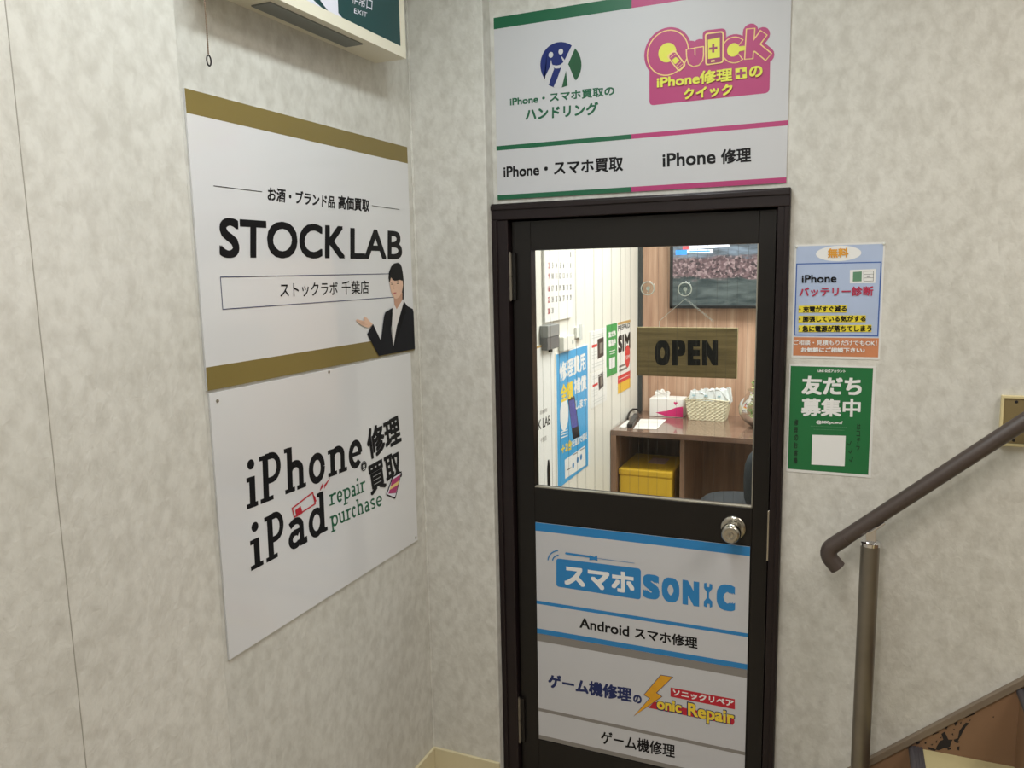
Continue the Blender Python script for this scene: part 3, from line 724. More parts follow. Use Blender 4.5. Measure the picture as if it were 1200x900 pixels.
k.poly([(398, 264), (405, 259), (413, 263), (406, 268)], 'hair_ink'); k.poly([(443, 259), (453, 253), (464, 256), (454, 262)], 'hair_ink')
k.stroke([(424, 262), (420, 300), (428, 306)], 0.0010, 'shade_ink')
k.poly([(414, 334), (428, 329), (446, 330), (430, 345)], 'lip_ink')
k.poly([(412, 450), (424, 425), (444, 468), (494, 385), (510, 408), (470, 560), (424, 775), (408, 745), (398, 560)], 'shirt_ink')
k.stroke([(444, 468), (428, 560), (418, 760)], 0.0008, 'pale_grey_ink')
vbot = LV0 + 0.004
sx = LU1 - 0.002
def W_uv(p): return k.uv(p)
jl = [(412, 455), (352, 490), (342, 520), (316, 722), (252, 585), (205, 668)]
pts = [W_uv(p) for p in jl] + [Vector((W_uv((300, 840)).x, vbot)), Vector((W_uv((450, 800)).x, vbot)), W_uv((416, 772)), W_uv((398, 620))]
k.polyuv(pts, 'suit_ink')
pts = [W_uv(p) for p in ((503, 402), (530, 440), (575, 465))] + [Vector((sx, W_uv((592, 490)).y)), Vector((sx, vbot)), Vector((W_uv((400, 815)).x, vbot)), W_uv((416, 772)), W_uv((446, 600))]
k.polyuv(pts, 'suit_ink')
k.poly([(408, 458), (388, 520), (402, 545), (396, 560), (414, 765), (404, 600), (410, 500)], 'lapel_ink')
k.poly([(505, 404), (520, 500), (498, 520), (500, 540), (424, 770), (470, 560)], 'lapel_ink')
k.poly([(110, 556), (124, 547), (150, 555), (184, 562), (177, 535), (184, 525), (202, 537), (222, 562), (248, 584), (238, 604), (216, 616), (180, 606), (150, 590)], 'skin_ink')
k.stroke([(118, 556), (150, 568), (190, 576)], 0.0008, 'shade_ink'); k.stroke([(140, 577), (180, 588), (205, 590)], 0.0008, 'shade_ink')
k.done('printed_figure', sg, label='printed woman in dark suit holding out an open hand')

# ------------------------------------------------------------------ left wall: lower sign with slab lettering
a, b, c2 = LW.uv((246, 460.5)), LW.uv((268.5, 775)), LW.uv((490, 632))
MU0, MV0 = a.x - 0.002, (b.y + c2.y) / 2
MU1, MV1 = c2.x - 0.002, LV0 - 0.006
sg = thing('wall_sign', 'white sign with slanted black and green lettering, lower on the left wall', 'sign', LW.w((MU0 + MU1) / 2, MV0, -0.005))
board(LW, MU0, MU1, MV0, MV1, 0, 'board_white', sg, back=-0.005)
for u, v in ((MU0 + 0.02, MV1 - 0.018), ((MU0 + MU1) / 2, MV1 - 0.006), (MU1 - 0.012, MV0 + 0.012)):
    MB().lathe(LW.w(u, v, 0), (1, 0, 0), [(0, 0.004), (0.0016, 0.0035), (0.002, 0.0)], 'steel', 12).build('screw', sg)
H = (280, 470, 4.09)
class Slab:
    """slab-serif letters drawn with a broad pen; x in heights, 0..W; y 0 base, 1 cap height"""
    def __init__(s, ink, b0, b1, up0, up1, m, tk=0.172, th=0.098):
        s.k, s.m, s.tk, s.th = ink, m, tk, th
        s.b0, s.b1 = Vector(b0), Vector(b1); s.V = ink.uv(up1) - ink.uv(up0); s.H = s.V.length
    def base(s, x):
        t = (x - s.b0.x) / (s.b1.x - s.b0.x); return s.k.uv(s.b0 + (s.b1 - s.b0) * t)
    def letter(s, ch, xl, xr):
        o, e = s.base(xl), s.base(xr); d = (e - o); Wd = d.length / s.H; ux = d / Wd
        lay = s.k.lift + 0.0001
        s.k.k = 0
        up = s.V
        def pt(p): q = o + ux * p[0] + up * p[1]; return (q.x, q.y)
        cnt = [0]
        def st(P, w):
            cnt[0] += 1
            s.k.strokeuv([pt(p) for p in P], w * s.H, s.m, d=lay + cnt[0] * 4.6e-5)
        def ar(cx, cy, rx, ry, a0, a1, n=16): return [(cx + rx * math.cos(math.radians(a0 + (a1 - a0) * i / n)), cy + ry * math.sin(math.radians(a0 + (a1 - a0) * i / n))) for i in range(n + 1)]
        t, h, xh = s.tk, s.th, 0.645
        hb = h / 2
        if ch == 'i':
            c = Wd * 0.54; st([(c, 0), (c, xh)], t); st([(0, hb), (Wd, hb)], h); st([(Wd * 0.05, xh - hb), (c, xh - hb)], h)
            q = pt((c - 0.02, 0.90)); s.k.polyuv([(q[0] + 0.105 * s.H * math.cos(a * math.pi / 12), q[1] + 0.105 * s.H * math.sin(a * math.pi / 12)) for a in range(24)], s.m, lay)
        elif ch == 'P':
            c = Wd * 0.27; st([(c, 0), (c, 1)], t); st([(0, hb), (Wd * 0.60, hb)], h); st([(0, 1 - hb), (Wd * 0.5, 1 - hb)], h)
            st([(c, 1 - hb), (Wd * 0.55, 1 - hb)] + ar(Wd * 0.55, 0.695, Wd * 0.45 - t * 0.45, 0.26, 90, -90) + [(c, 0.435)], (h + t) / 2)
        elif ch in 'hn':
            c = Wd * 0.24; top = 1 if ch == 'h' else xh; c2 = Wd * 0.77
            st([(c, 0), (c, top)], t); st([(0, top - hb), (c, top - hb)], h); st([(0, hb), (Wd * 0.46, hb)], h)
            st([(c, xh * 0.68)] + ar((c + c2) / 2, xh - 0.21, (c2 - c) / 2, 0.165, 160, 0, 12) + [(c2, 0)], t * 0.95); st([(Wd * 0.56, hb), (Wd, hb)], h)
        elif ch == 'o':
            s.k.strokeuv([pt(p) for p in ar(Wd / 2, xh / 2, Wd / 2 - t / 2, xh / 2 - h * 0.4, 0, 348.75, 31)], t * 0.95, s.m, closed=True, d=lay) if False else st(ar(Wd / 2, xh / 2, Wd / 2 - t * 0.5, xh / 2 - h * 0.45, 0, 360, 32), t * 0.95)
        elif ch == 'e':
            st(ar(Wd / 2, xh / 2, Wd / 2 - t * 0.5, xh / 2 - h * 0.45, 0, 318, 28), t * 0.95); st([(t * 0.5, xh * 0.5), (Wd - t * 0.35, xh * 0.5)], h)
        elif ch == 'c':
            st(ar(Wd / 2, xh / 2, Wd / 2 - t * 0.5, xh / 2 - h * 0.45, 40, 318, 28), t * 0.95)
        elif ch == 'a':
            c = Wd * 0.72
            st([(Wd * 0.12, xh * 0.82)] + ar(Wd * 0.42, xh - 0.21, Wd * 0.30, 0.165, 120, 0, 10) + [(c, hb), (Wd, hb)], t * 0.9)
            st(ar(Wd * 0.38, 0.19, Wd * 0.38 - t * 0.5, 0.15, 40, 320, 22), t * 0.85); st([(Wd * 0.4, 0.36), (c, 0.36)], h); st([(Wd * 0.45, 0.05), (c, 0.14)], h)
        elif ch == 'd':
            c = Wd * 0.74; st([(c, 0), (c, 1)], t); st([(Wd * 0.5, 1 - hb), (c, 1 - hb)], h); st([(c, hb), (Wd, hb)], h)
            st(ar(Wd * 0.42, xh / 2, Wd * 0.42 - t * 0.5, xh / 2 - h * 0.45, 0, 360, 28), t * 0.9)
        elif ch == 'r':
            c = Wd * 0.36; st([(c, 0), (c, xh)], t); st([(0, xh - hb), (c, xh - hb)], h); st([(0, hb), (Wd * 0.75, hb)], h)
            st([(c, xh * 0.68)] + ar(Wd * 0.78, xh - 0.20, Wd * 0.40, 0.16, 160, 80, 8) + [(Wd, xh - 0.06)], t * 0.85)
        elif ch == 'p':
            c = Wd * 0.26; st([(c, -0.30), (c, xh)], t); st([(0, xh - hb), (c, xh - hb)], h); st([(0, -0.30 + hb), (Wd * 0.55, -0.30 + hb)], h)
            st(ar(Wd * 0.58, xh / 2, Wd * 0.42 - t * 0.5, xh / 2 - h * 0.45, 0, 360, 28), t * 0.85)
        elif ch == 'u':
            c, c2 = Wd * 0.22, Wd * 0.76
            st([(c, xh), (c, 0.22)] + ar((c + c2) / 2, 0.21, (c2 - c) / 2, 0.165, 180, 350, 12), t * 0.9); st([(c2, xh), (c2, 0)], t); st([(0, xh - hb), (c, xh - hb)], h); st([(Wd * 0.5, xh - hb), (c2, xh - hb)], h); st([(c2, hb), (Wd, hb)], h)
        elif ch == 's':
            st(ar(Wd * 0.52, xh * 0.74, Wd * 0.36, xh * 0.26 - h * 0.4, 35, 250, 12) + ar(Wd * 0.48, xh * 0.26, Wd * 0.36, xh * 0.26 - h * 0.4, 70, -145, 12), t * 0.85)
    def word(s, items):
        f0 = len(s.k.f)
        for ch, a, b in items: s.letter(ch, a, b)
        s.k.marks.append((f0, len(s.k.f)))
        s.k.k = 9
k = Ink(LW, H, 0.0002)
sl = Slab(k, (42, 519), (592, 303), (110, 492), (102, 266), 'black_ink')
sl.word([('i', 38, 92), ('P', 104, 206), ('h', 222, 322), ('o', 336, 414), ('n', 428, 518), ('e', 527, 592)])
sl = Slab(k, (62, 813), (425, 618), (135, 777), (123, 562), 'black_ink')
sl.word([('i', 58, 118), ('P', 132, 222), ('a', 238, 328), ('d', 336, 425)])
k.text('修理', (624, 286), (780, 196), (604, 140), 'black_ink', 0.0027)
k.text('買取', (632, 456), (782, 362), (612, 316), 'black_ink', 0.0025)
k.done('lettering', sg, label='large black slanted lettering')
k = Ink(LW, H, 0.0002)
sl = Slab(k, (436, 503), (605, 433), (440, 502), (434, 420), 'green_ink', tk=0.145, th=0.095)
sl.word([('r', 434, 468), ('e', 471, 498), ('p', 500, 536), ('a', 540, 562), ('i', 564, 581), ('r', 583, 607)])
sl = Slab(k, (442, 606), (688, 497), (446, 604), (438, 523), 'green_ink', tk=0.145, th=0.095)
sl.word([('p', 440, 477), ('u', 480, 512), ('r', 515, 540), ('c', 543, 565), ('h', 567, 600), ('a', 604, 628), ('s', 632, 656), ('e', 660, 688)])
k.done('lettering', sg, label='green lettering')
k = Ink(LW, H, 0.0030)
k.stroke([(254, 514), (352, 438), (364, 492), (264, 556)], 0.0035, 'red_ink', closed=True)
k.poly([(268, 522), (294, 503), (304, 536), (274, 555)], 'red_ink'); k.poly([(352, 448), (362, 456), (370, 478), (362, 490)], 'red_ink')
k.poly([(436, 366), (407, 420), (408, 402), (384, 432), (398, 394), (402, 408)], 'red_ink')
k.done('printed_battery', sg, label='red battery and spark symbol'); k = Ink(LW, H, 0.0030)
k.disc((597, 311), 0.0135, 'black_ink', ry=0.0135); k.disc((597, 311), 0.0108, 'board_white', ry=0.0108)
k.round_quad([(586, 302), (606, 290), (608, 318), (588, 330)], 0.002, 'black_ink'); k.round_quad([(592, 308), (600, 302), (602, 315), (594, 321)], 0.001, 'board_white')
k.done('printed_camera', sg, label='small black ring camera symbol'); k = Ink(LW, H, 0.0030)
k.round_quad([(734, 360), (780, 334), (748, 470), (703, 450)], 0.006, 'black_ink'); k.round_quad([(737, 366), (775, 343), (746, 462), (708, 446)], 0.005, 'lilac_white')
k.poly([(732, 378), (772, 352), (766, 380), (724, 410)], 'pink_ink'); k.poly([(724, 410), (766, 380), (761, 400), (720, 426)], 'sand_ink'); k.poly([(720, 426), (761, 400), (750, 440), (714, 444)], 'pink_ink')
k.done('printed_phone', sg, label='pink cracked phone symbol')

# ------------------------------------------------------------------ emergency exit light box
XE = XL + 0.094; P_E = Plane('X', XE)
EY1 = 1.857; EZ0 = P_E.uv((476, 69)).y; EY0 = 1.19; EZ1 = EZ0 + 0.30
bx = thing('exit_sign', 'cream light box with green emergency exit face, above the left wall signs', 'exit sign', (XL, (EY0 + EY1) / 2, EZ0))
gl = P_E.uv((470, 54.3))
mb = MB(); fr_y, fr_z = EY1 - gl.x, gl.y - EZ0
mb.box(XL, XE - 0.008, EY0, EY1, EZ0, EZ1, 'cream_metal')
mb.box(XE - 0.0079, XE, EY0, EY1, EZ0, EZ0 + fr_z, 'cream_metal'); mb.box(XE - 0.0079, XE, EY0, EY1, EZ1 - fr_z, EZ1, 'cream_metal')
mb.box(XE - 0.0079, XE, EY0, EY0 + fr_y, EZ0 + fr_z, EZ1 - fr_z, 'cream_metal'); mb.box(XE - 0.0079, XE, EY1 - fr_y, EY1, EZ0 + fr_z, EZ1 - fr_z, 'cream_metal')
mb.build('housing', bx)
Z = EZ0
def onZ(x, y):
    r = ray(x, y); r = r * ((Z - EYE) / r.z); return Vector((r.x, r.y, Z))
lv = [onZ(190 + a / 4, b / 4) for a, b in ((345, 38), (460, 18), (915, 208), (812, 223))]
x0 = min(p.x for p in lv); x1 = max(p.x for p in lv); y0 = min(p.y for p in lv); y1 = max(p.y for p in lv)
x0 = XL + 0.022; x1 = XE - 0.022
mb = MB(); mb.box(x0, x1, y0, y1, EZ0 - 0.003, EZ0 + 0.001, 'grey_louvre')
mb.build('lower_window', bx, bevel=0.001, label='grey translucent panel underneath')
mb = MB(); mb.box(XE - 0.0078, XE - 0.0015, EY0 + fr_y, EY1 - fr_y, EZ0 + fr_z, EZ1 - fr_z, 'exit_green'); mb.build('face', bx, label='green face')
k = Ink(P_E, (200, 0, 3), -0.0013)
k.poly([(500, -60), (592, -60), (588, 0), (590, 45), (612, 72), (560, 46), (525, 0)], 'lilac_white'); k.poly([(470, -20), (500, -2), (540, 35), (524, 28), (460, -10)], 'lilac_white')
k.text('非常口', (632, 8), (708, 37), (634, -32), 'lilac_white')
k.text('EXIT', (645, 45), (690, 61), (646, 28), 'lilac_white')
k.done('lettering', bx, label='white exit lettering and pictogram')
pc = Plane('X', XL + 0.05); a, b = pc.uv((241, 0)), pc.uv((243, 64)); yc = (a.x + b.x) / 2
mb = MB(); mb.tube([(XL + 0.05, yc, b.y), (XL + 0.05, yc, EZ0 + 0.002)], 0.0011, 'bead_chain', n=8)
n = 40
for i in range(n):
    z = b.y + (EZ0 - b.y) * i / n; mb.lathe((XL + 0.05, yc, z - 0.0016), (0, 0, 1), [(0, 0), (0.0008, 0.0016), (0.0024, 0.0016), (0.0032, 0)], 'bead_chain', 6)
mb.build('pull_cord', bx, smooth=True)
mb = MB(); mb.tube([(XL + 0.05, yc + 0.0055 * math.cos(t), b.y - 0.010 + 0.0095 * math.sin(t)) for t in [i * math.pi / 10 for i in range(20)]], 0.0014, 'chip_black', n=8, closed=True)
mb.build('pull_ring', bx, smooth=True)

# ------------------------------------------------------------------ notices right of the door
WP = Plane('Y', D - 0.0012)
I6 = (920, 275, 6)
k = Ink(WP, I6)
a, b, c2, d2 = k.uv((72, 72)), k.uv((703, 52)), k.uv((668, 878)), k.uv((40, 868))
u0, u1, v0, v1 = (a.x + d2.x) / 2, (b.x + c2.x) / 2, (c2.y + d2.y) / 2, (a.y + b.y) / 2
pn = thing('notice', 'laminated pale blue notice with yellow highlighted lines right of the door', 'notice', WP.w((u0 + u1) / 2, v0, -0.0012))
board(WP, u0, u1, v0, v1, 0, 'laminate', pn, name='sheet', back=-0.0012, bevel=0)
m_ = 0.004
k.rectuv(u0 + m_, u1 - m_, k.uv((60, 716)).y, v1 - 0.004, 'poster_blue'); k.rectuv(u0 + m_, u1 - m_, v0 + 0.006, k.uv((60, 720)).y, 'terracotta_ink')
e0, e1 = k.uv((75, 206)), k.uv((655, 712))
k.strokeuv([(u0 + 0.006, e0.y), (u1 - 0.007, e0.y), (u1 - 0.007, e1.y), (u0 + 0.006, e1.y)], 0.0025, 'border_blue', closed=True)
k.disc((375, 132), 0.051, 'white_ink', ry=0.0185)
k.poly([(456, 248), (640, 240), (634, 340), (455, 342)], 'white_ink'); k.poly([(478, 262), (540, 258), (538, 328), (476, 330)], 'moss_ink')
for y in (258, 280, 305, 328): k.stroke([(553, y), (622, y - 3)], 0.0007, 'black_ink')
k.stroke([(553, 258), (553, 328)], 0.0007, 'black_ink'); k.stroke([(622, 255), (620, 326)], 0.0007, 'black_ink'); k.stroke([(575, 293), (600, 292)], 0.0022, 'black_ink')
for y0_, y1_, x_ in ((500, 548, 433), (570, 616, 568), (637, 684, 608)): k.poly([(96, y0_), (x_, y0_ - 4), (x_ - 2, y1_ - 1), (94, y1_ + 1)], 'marker_yellow')
k.done('printed_ground', pn)
k = Ink(WP, I6, 0.0040)
k.text('無料', (300, 164), (446, 160), (300, 97), 'orange_ink', 0.0008)
k.text('iPhone', (118, 340), (362, 335), (118, 284), 'black_ink', 0.0006)
k.text('バッテリー診断', (100, 436), (620, 430), (100, 370), 'crimson_ink', 0.0007)
k.text('・充電がすぐ減る', (98, 546), (432, 541), (98, 504), 'black_ink', 0.0005)
k.text('・膨張している気がする', (97, 614), (567, 611), (97, 572), 'black_ink', 0.0005)
k.text('・急に電源が落ちてしまう', (94, 684), (608, 681), (94, 640), 'black_ink', 0.0005)
k.text('ご相談・見積もりだけでもOK！', (60, 776), (645, 780), (60, 740), 'white_ink', 0.0003)
k.text('お気軽にご相談下さい♪', (112, 827), (562, 830), (112, 792), 'white_ink', 0.0006)
k.done('lettering', pn, label='lettering in orange, black, crimson and white')
for u, v in ((u0 + 0.004, v1 - 0.005), (u1 - 0.003, v1 - 0.004)): MB().lathe(WP.w(u, v, 0), (0, -1, 0), [(0, 0.0035), (0.003, 0.003), (0.004, 0)], 'cup_plastic', 12).build('push_pin', pn)
J = (915, 420, 6.207)
k = Ink(WP, J)
a, b, c2, d2 = k.uv((66, 42)), k.uv((692, 60)), k.uv((655, 868)), k.uv((38, 822))
u0, u1, v0, v1 = (a.x + d2.x) / 2, (b.x + c2.x) / 2, (c2.y + d2.y) / 2, (a.y + b.y) / 2
pn = thing('notice', 'green notice with big white lettering and handwriting, below the pale blue notice', 'notice', WP.w((u0 + u1) / 2, v0, -0.0012))
board(WP, u0, u1, v0, v1, 0, 'laminate', pn, name='sheet', back=-0.0012, bevel=0)
k.rectuv(u0 + 0.003, u1 - 0.006, v0 + 0.007, v1 - 0.004, 'poster_green')
k.poly([(230, 556), (472, 563), (464, 784), (222, 772)], 'white_ink')
k.done('printed_ground', pn)
k = Ink(WP, J, 0.0006)
k.text('LINE 公式アカウント', (270, 101), (470, 104), (270, 80), 'white_ink', 0.0003)
k.text('友だち', (150, 262), (586, 274), (154, 126), 'white_ink', 0.0019)
k.text('募集中', (146, 420), (578, 428), (150, 288), 'white_ink', 0.0015)
k.text('@880pcwuf', (258, 478), (450, 484), (258, 450), 'white_ink', 0.0003)
for y, xa, xb in ((492, 218, 482), (514, 240, 465)):
    x = xa
    while x < xb:
        w_ = random.choice((7, 9, 12)); k.stroke([(x, y + (x - xa) * 0.03), (min(x + w_, xb), y + (x + w_ - xa) * 0.03)], 0.0011, 'moss_ink'); x += w_ + 4
k.done('lettering', pn, label='white lettering')
k = Ink(WP, J, 0.0006)
k.column('修理のお客様', (112, 438), (108, 770), 0.0095, 'pen_ink', 0.0004)
k.done('handwriting', pn, label='dark handwritten note'); k = Ink(WP, J, 0.0006)
k.column('はコチラ', (566, 472), (562, 672), 0.0085, 'pen_ink', 0.0002)
for x, y in ((485, 618), (492, 675), (497, 735)): k.stroke([(x, y), (x + 14, y + 14), (x + 28, y - 16)], 0.0016, 'pen_ink')
k.done('handwriting', pn, label='dark handwritten note with check marks')

# ------------------------------------------------------------------ metal plate behind the handrail
PP = Plane('Y', D - 0.012)
a, b = PP.uv((1174, 463.5)), PP.uv((1173, 522.5))
pu0, pv1, pv0 = a.x, a.y, b.y; pu1 = pu0 + 0.20
pt_ = thing('cover_plate', 'bronze metal cover plate with cream rim on wall behind the handrail', 'cover plate', PP.w((pu0 + pu1) / 2, pv0, -0.012))
mb = MB(); t_ = 0.006
mb.box(pu0, pu1, D - 0.012, D, pv1 - t_, pv1, 'plate_edge'); mb.box(pu0, pu1, D - 0.012, D, pv0, pv0 + t_, 'plate_edge'); mb.box(pu0, pu0 + t_, D - 0.012, D, pv0 + t_, pv1 - t_, 'plate_edge'); mb.box(pu1 - t_, pu1, D - 0.012, D, pv0 + t_, pv1 - t_, 'plate_edge')
mb.build('rim', pt_, bevel=0.001)
MB().box(pu0 + t_, pu1 - t_, D - 0.009, D, pv0 + t_, pv1 - t_, 'plate_gold').build('plate', pt_, bevel=0.0006)
for dx in (0.03, 0.17):
    for zz in (pv0 + 0.014, pv1 - 0.014):
        s_ = MB(); s_.lathe((pu0 + dx, D - 0.009, zz), (0, -1, 0), [(0, 0.0035), (0.0015, 0.003), (0.002, 0)], 'chip_black', 12); s_.build('screw', pt_)

# ------------------------------------------------------------------ stairs, skirting
SLOPE = 0.89
def trim_z(x): return 0.346 + (x - 0.095) * SLOPE - 0.0
def slab_(x0, x1, dz0, dz1, y0, m_):
    mb = MB(); A = [(x0, y0, trim_z(x0) + dz0), (x1, y0, trim_z(x1) + dz0), (x1, y0, trim_z(x1) + dz1), (x0, y0, trim_z(x0) + dz1)]
    mb.prism(A, [(p[0], D, p[2]) for p in A], m_); return mb
slab_(0.0, 2.0, -0.023, 0.0, D - 0.016, 'trim_brown').build('baseboard_stair', kind='structure', bevel=0.002)
mb = MB(); A = [(-0.02, D - 0.010, 0.0), (2.0, D - 0.010, 0.0), (2.0, D - 0.010, trim_z(2.0) - 0.023), (-0.02, D - 0.010, trim_z(-0.02) - 0.023)]
mb.prism(A, [(p[0], D, p[2]) for p in A], 'stringer_brown'); stringer = mb.build('trim_stringer', kind='structure')
stt = thing('staircase', 'cream stairs with dark nosing rising at the lower right corner', 'stairs', (0.0, 1.5, 0))
RISE, RUN, SX, SY = 0.2010, 0.2215, -0.037, D - 0.0105
for i in range(5):
    x = SX + RUN * i; z = RISE * (i + 1)
    MB().box(x + 0.012, x + RUN + 0.012 if i < 4 else x + RUN + 0.5, 0.85, SY, z - 0.02, z - 0.001, 'tread_cream').build('tread', stt)
    MB().box(x + 0.008, x + 0.020, 0.85, SY, z - RISE, z - 0.02, 'stringer_brown').build('riser', stt)
    nb = MB(); nb.tube([(x + 0.010, 0.85, z - 0.008), (x + 0.010, SY, z - 0.008)], 0.0105, 'nosing_grey', n=14); nb.box(x + 0.010, x + 0.032, 0.85, SY, z - 0.004, z + 0.0025, 'nosing_grey')
    for j in range(3): nb.box(x + 0.013 + j * 0.007, x + 0.016 + j * 0.007, 0.85, SY, z + 0.0025, z + 0.0042, 'nosing_grey')
    nb.build('nosing', stt, label='dark grey ribbed nosing')
# flaked paint on the stringer
FL = Plane('Y', D - 0.0102); k = Ink(FL, (1000, 760, 6))
for poly in ([(436, 660), (470, 650), (466, 668), (445, 675)], [(520, 690), (560, 700), (585, 712), (570, 720), (530, 708)],
             [(585, 690), (610, 650), (632, 640), (618, 600), (640, 585), (655, 610), (668, 640), (700, 640), (690, 655), (680, 690), (655, 702), (640, 698), (600, 716), (580, 712)],
             [(705, 640), (735, 630), (745, 580), (770, 545), (790, 520), (815, 525), (790, 550), (770, 585), (752, 620), (735, 650), (752, 655), (730, 665), (712, 655)],
             [(710, 495), (735, 490), (732, 525), (718, 545), (708, 530)], [(778, 478), (850, 452), (855, 460), (790, 486)], [(640, 555), (665, 545), (655, 570)], [(700, 565), (715, 565), (708, 575)], [(500, 658), (515, 655), (512, 670), (502, 670)], [(370, 698), (382, 692), (380, 706)], [(555, 598), (600, 585), (598, 592), (560, 606)],
             [(608, 625), (622, 618), (618, 632)], [(540, 676), (560, 668), (556, 680)], [(660, 700), (690, 695), (684, 708), (664, 712)], [(728, 690), (746, 685), (744, 715), (732, 712)], [(748, 520), (762, 512), (756, 530)], [(690, 600), (700, 592), (704, 612)], [(975, 478), (990, 474), (986, 484)], [(574, 655), (590, 640), (586, 662)], [(812, 502), (826, 494), (820, 508)]):
    k.poly(poly, 'chip_black')
k.done('flaked_paint', stringer, label='black flaked paint patch')

# ------------------------------------------------------------------ handrail
YR = D - 0.09; P_R = Plane('Y', YR)
pa, pb = P_R.uv((996, 626.5)), P_R.uv((1200, 494)); dr = (pb - pa).normalized(); nr = Vector((dr.y, -dr.x))
pe = P_R.uv((965, 645.5)); 
hr = thing('handrail', 'dark brown sloping stair handrail on a round steel post', 'handrail', (0.07, YR, RISE))
RR = 0.0182
P = []
start = pa + dr * ((pe - pa).dot(dr))
hook = start + nr * 0.050
path2 = [hook]
rc = 0.026
cen = start + dr * rc + nr * rc
path2 += [cen + (-dr * math.cos(t) - nr * math.sin(t)) * rc for t in [i * (math.pi / 2) / 8 for i in range(9)]]
el = MB(); el.tube([(p.x, YR, p.y) for p in path2] + [((start + dr * 0.062).x, YR, (start + dr * 0.062).y)], RR + 0.0014, 'rail_brown', n=24)
el.build('end_elbow', hr, smooth=True)
far = start + dr * 1.6
rl = MB(); p = start + dr * 0.06
rl.tube([(p.x, YR, p.y), (far.x, YR, far.y)], RR, 'rail_brown', n=28); rl.build('rail', hr, smooth=True)
px_, pz = 0.072, P_R.uv((1018, 636)).y
ps = MB(); ps.tube([(px_, YR, RISE + 0.003), (px_, YR, pz)], 0.0215, 'steel_dull', n=28); ps.build('post', hr, smooth=True, label='dull steel post')
cp = MB(); cp.lathe((px_, YR, pz - 0.006), (0, 0, 1), [(0, 0.0222), (0.008, 0.0226), (0.010, 0.020), (0.011, 0.010)], 'chrome', 28); cp.build('post_cap', hr, smooth=True, label='chrome cap')
ax = pa + dr * ((px_ - pa.x) / dr.x) + nr * RR
br_ = MB()
lo, hi = ax - dr * 0.012, ax + dr * 0.012
Aq = [(px_ - 0.011, YR - 0.009, pz + 0.004), (px_ + 0.011, YR - 0.009, pz + 0.004), (px_ + 0.011, YR - 0.009, ax.y + 0.011 * dr.y / dr.x), (px_ - 0.011, YR - 0.009, ax.y - 0.011 * dr.y / dr.x)]
br_.prism(Aq, [(p[0], YR + 0.009, p[2]) for p in Aq], 'chrome')
q0 = pa + dr * ((px_ - pa.x) / dr.x) + nr * (RR - 0.002)
br_.hexa([((q0 + dr * d_ + nr * n_).x, YR - 0.013, (q0 + dr * d_ + nr * n_).y) for d_, n_ in ((-0.022, 0), (0.022, 0), (0.022, 0.005), (-0.022, 0.005))],
         [((q0 + dr * d_ + nr * n_).x, YR + 0.013, (q0 + dr * d_ + nr * n_).y) for d_, n_ in ((-0.022, 0), (0.022, 0), (0.022, 0.005), (-0.022, 0.005))], 'chrome')
br_.build('bracket', hr, bevel=0.0008, label='chrome bracket')
MB().lathe((px_, YR, RISE + 0.0005), (0, 0, 1), [(0, 0.038), (0.004, 0.038), (0.006, 0.024)], 'steel_dull', 28).build('base_plate', hr, smooth=True)

# ------------------------------------------------------------------ hanging OPEN plaque, suction hooks
YG = YD + 0.020
PQ = Plane('Y', YG + 0.010); Kc = (740, 370, 7.5)
a, b = PQ.uv((746.4, 383.2)), PQ.uv((863.6, 444.0))
pq = thing('hanging_plaque', 'wooden OPEN plaque hanging behind the door glass on a thin chain', 'plaque', PQ.w((a.x + b.x) / 2, b.y, 0))
MB().box(a.x, b.x - 0.0012, YG + 0.010, YG + 0.016, b.y, a.y - 0.0012, 'plaque_wood').build('board', pq)
mb = MB(); mb.box(b.x - 0.0012, b.x, YG + 0.010, YG + 0.016, b.y, a.y, 'plaque_edge'); mb.box(a.x, b.x - 0.0012, YG + 0.010, YG + 0.016, a.y - 0.0012, a.y, 'plaque_edge'); mb.build('board_edge', pq, label='pale cut edge')
k = Ink(PQ, Kc, 0.0002); k.marks = []
for ch, xa, xb in (('O', 203, 340), ('P', 356, 476), ('E', 492, 606), ('N', 619, 760)): k.text(ch, (xa, 438), (xb, 438), (xa, 216), 'black_ink', 0.0050)
k.done('word', pq, label='black lettering')
H0 = PQ.uv((802.8, 350)); hl, hr_ = PQ.uv((772.3, 376.5)), PQ.uv((835.5, 376.5))
mb = MB(); yy = YG + 0.013
mb.tube([(H0.x, yy, H0.y), (hl.x, yy, hl.y)], 0.0007, 'cup_plastic', n=6); mb.tube([(hl.x, yy, hl.y), (hl.x, yy, a.y - 0.004)], 0.0007, 'cup_plastic', n=6); mb.tube([(hr_.x, yy, hr_.y), (hr_.x, yy, a.y - 0.004)], 0.0006, 'cup_plastic', n=6)
n = 16
for i in range(n):
    t0 = i / n; t1 = (i + 1.15) / n; c_ = H0 + (hr_ - H0) * ((t0 + t1) / 2); L_ = (hr_ - H0).length * (t1 - t0) / 2; dd = (hr_ - H0).normalized(); pp = Vector((-dd.y, dd.x))
    mb.tube([((c_ + dd * L_ * math.cos(t) + pp * (0.0022 if i % 2 else 0.0012) * math.sin(t)).x, yy, (c_ + dd * L_ * math.cos(t) + pp * (0.0022 if i % 2 else 0.0012) * math.sin(t)).y) for t in [j * math.pi / 6 for j in range(12)]], 0.0005, 'cup_plastic', n=5, closed=True)
mb.build('chain', pq)
PG = Plane('Y', YG)
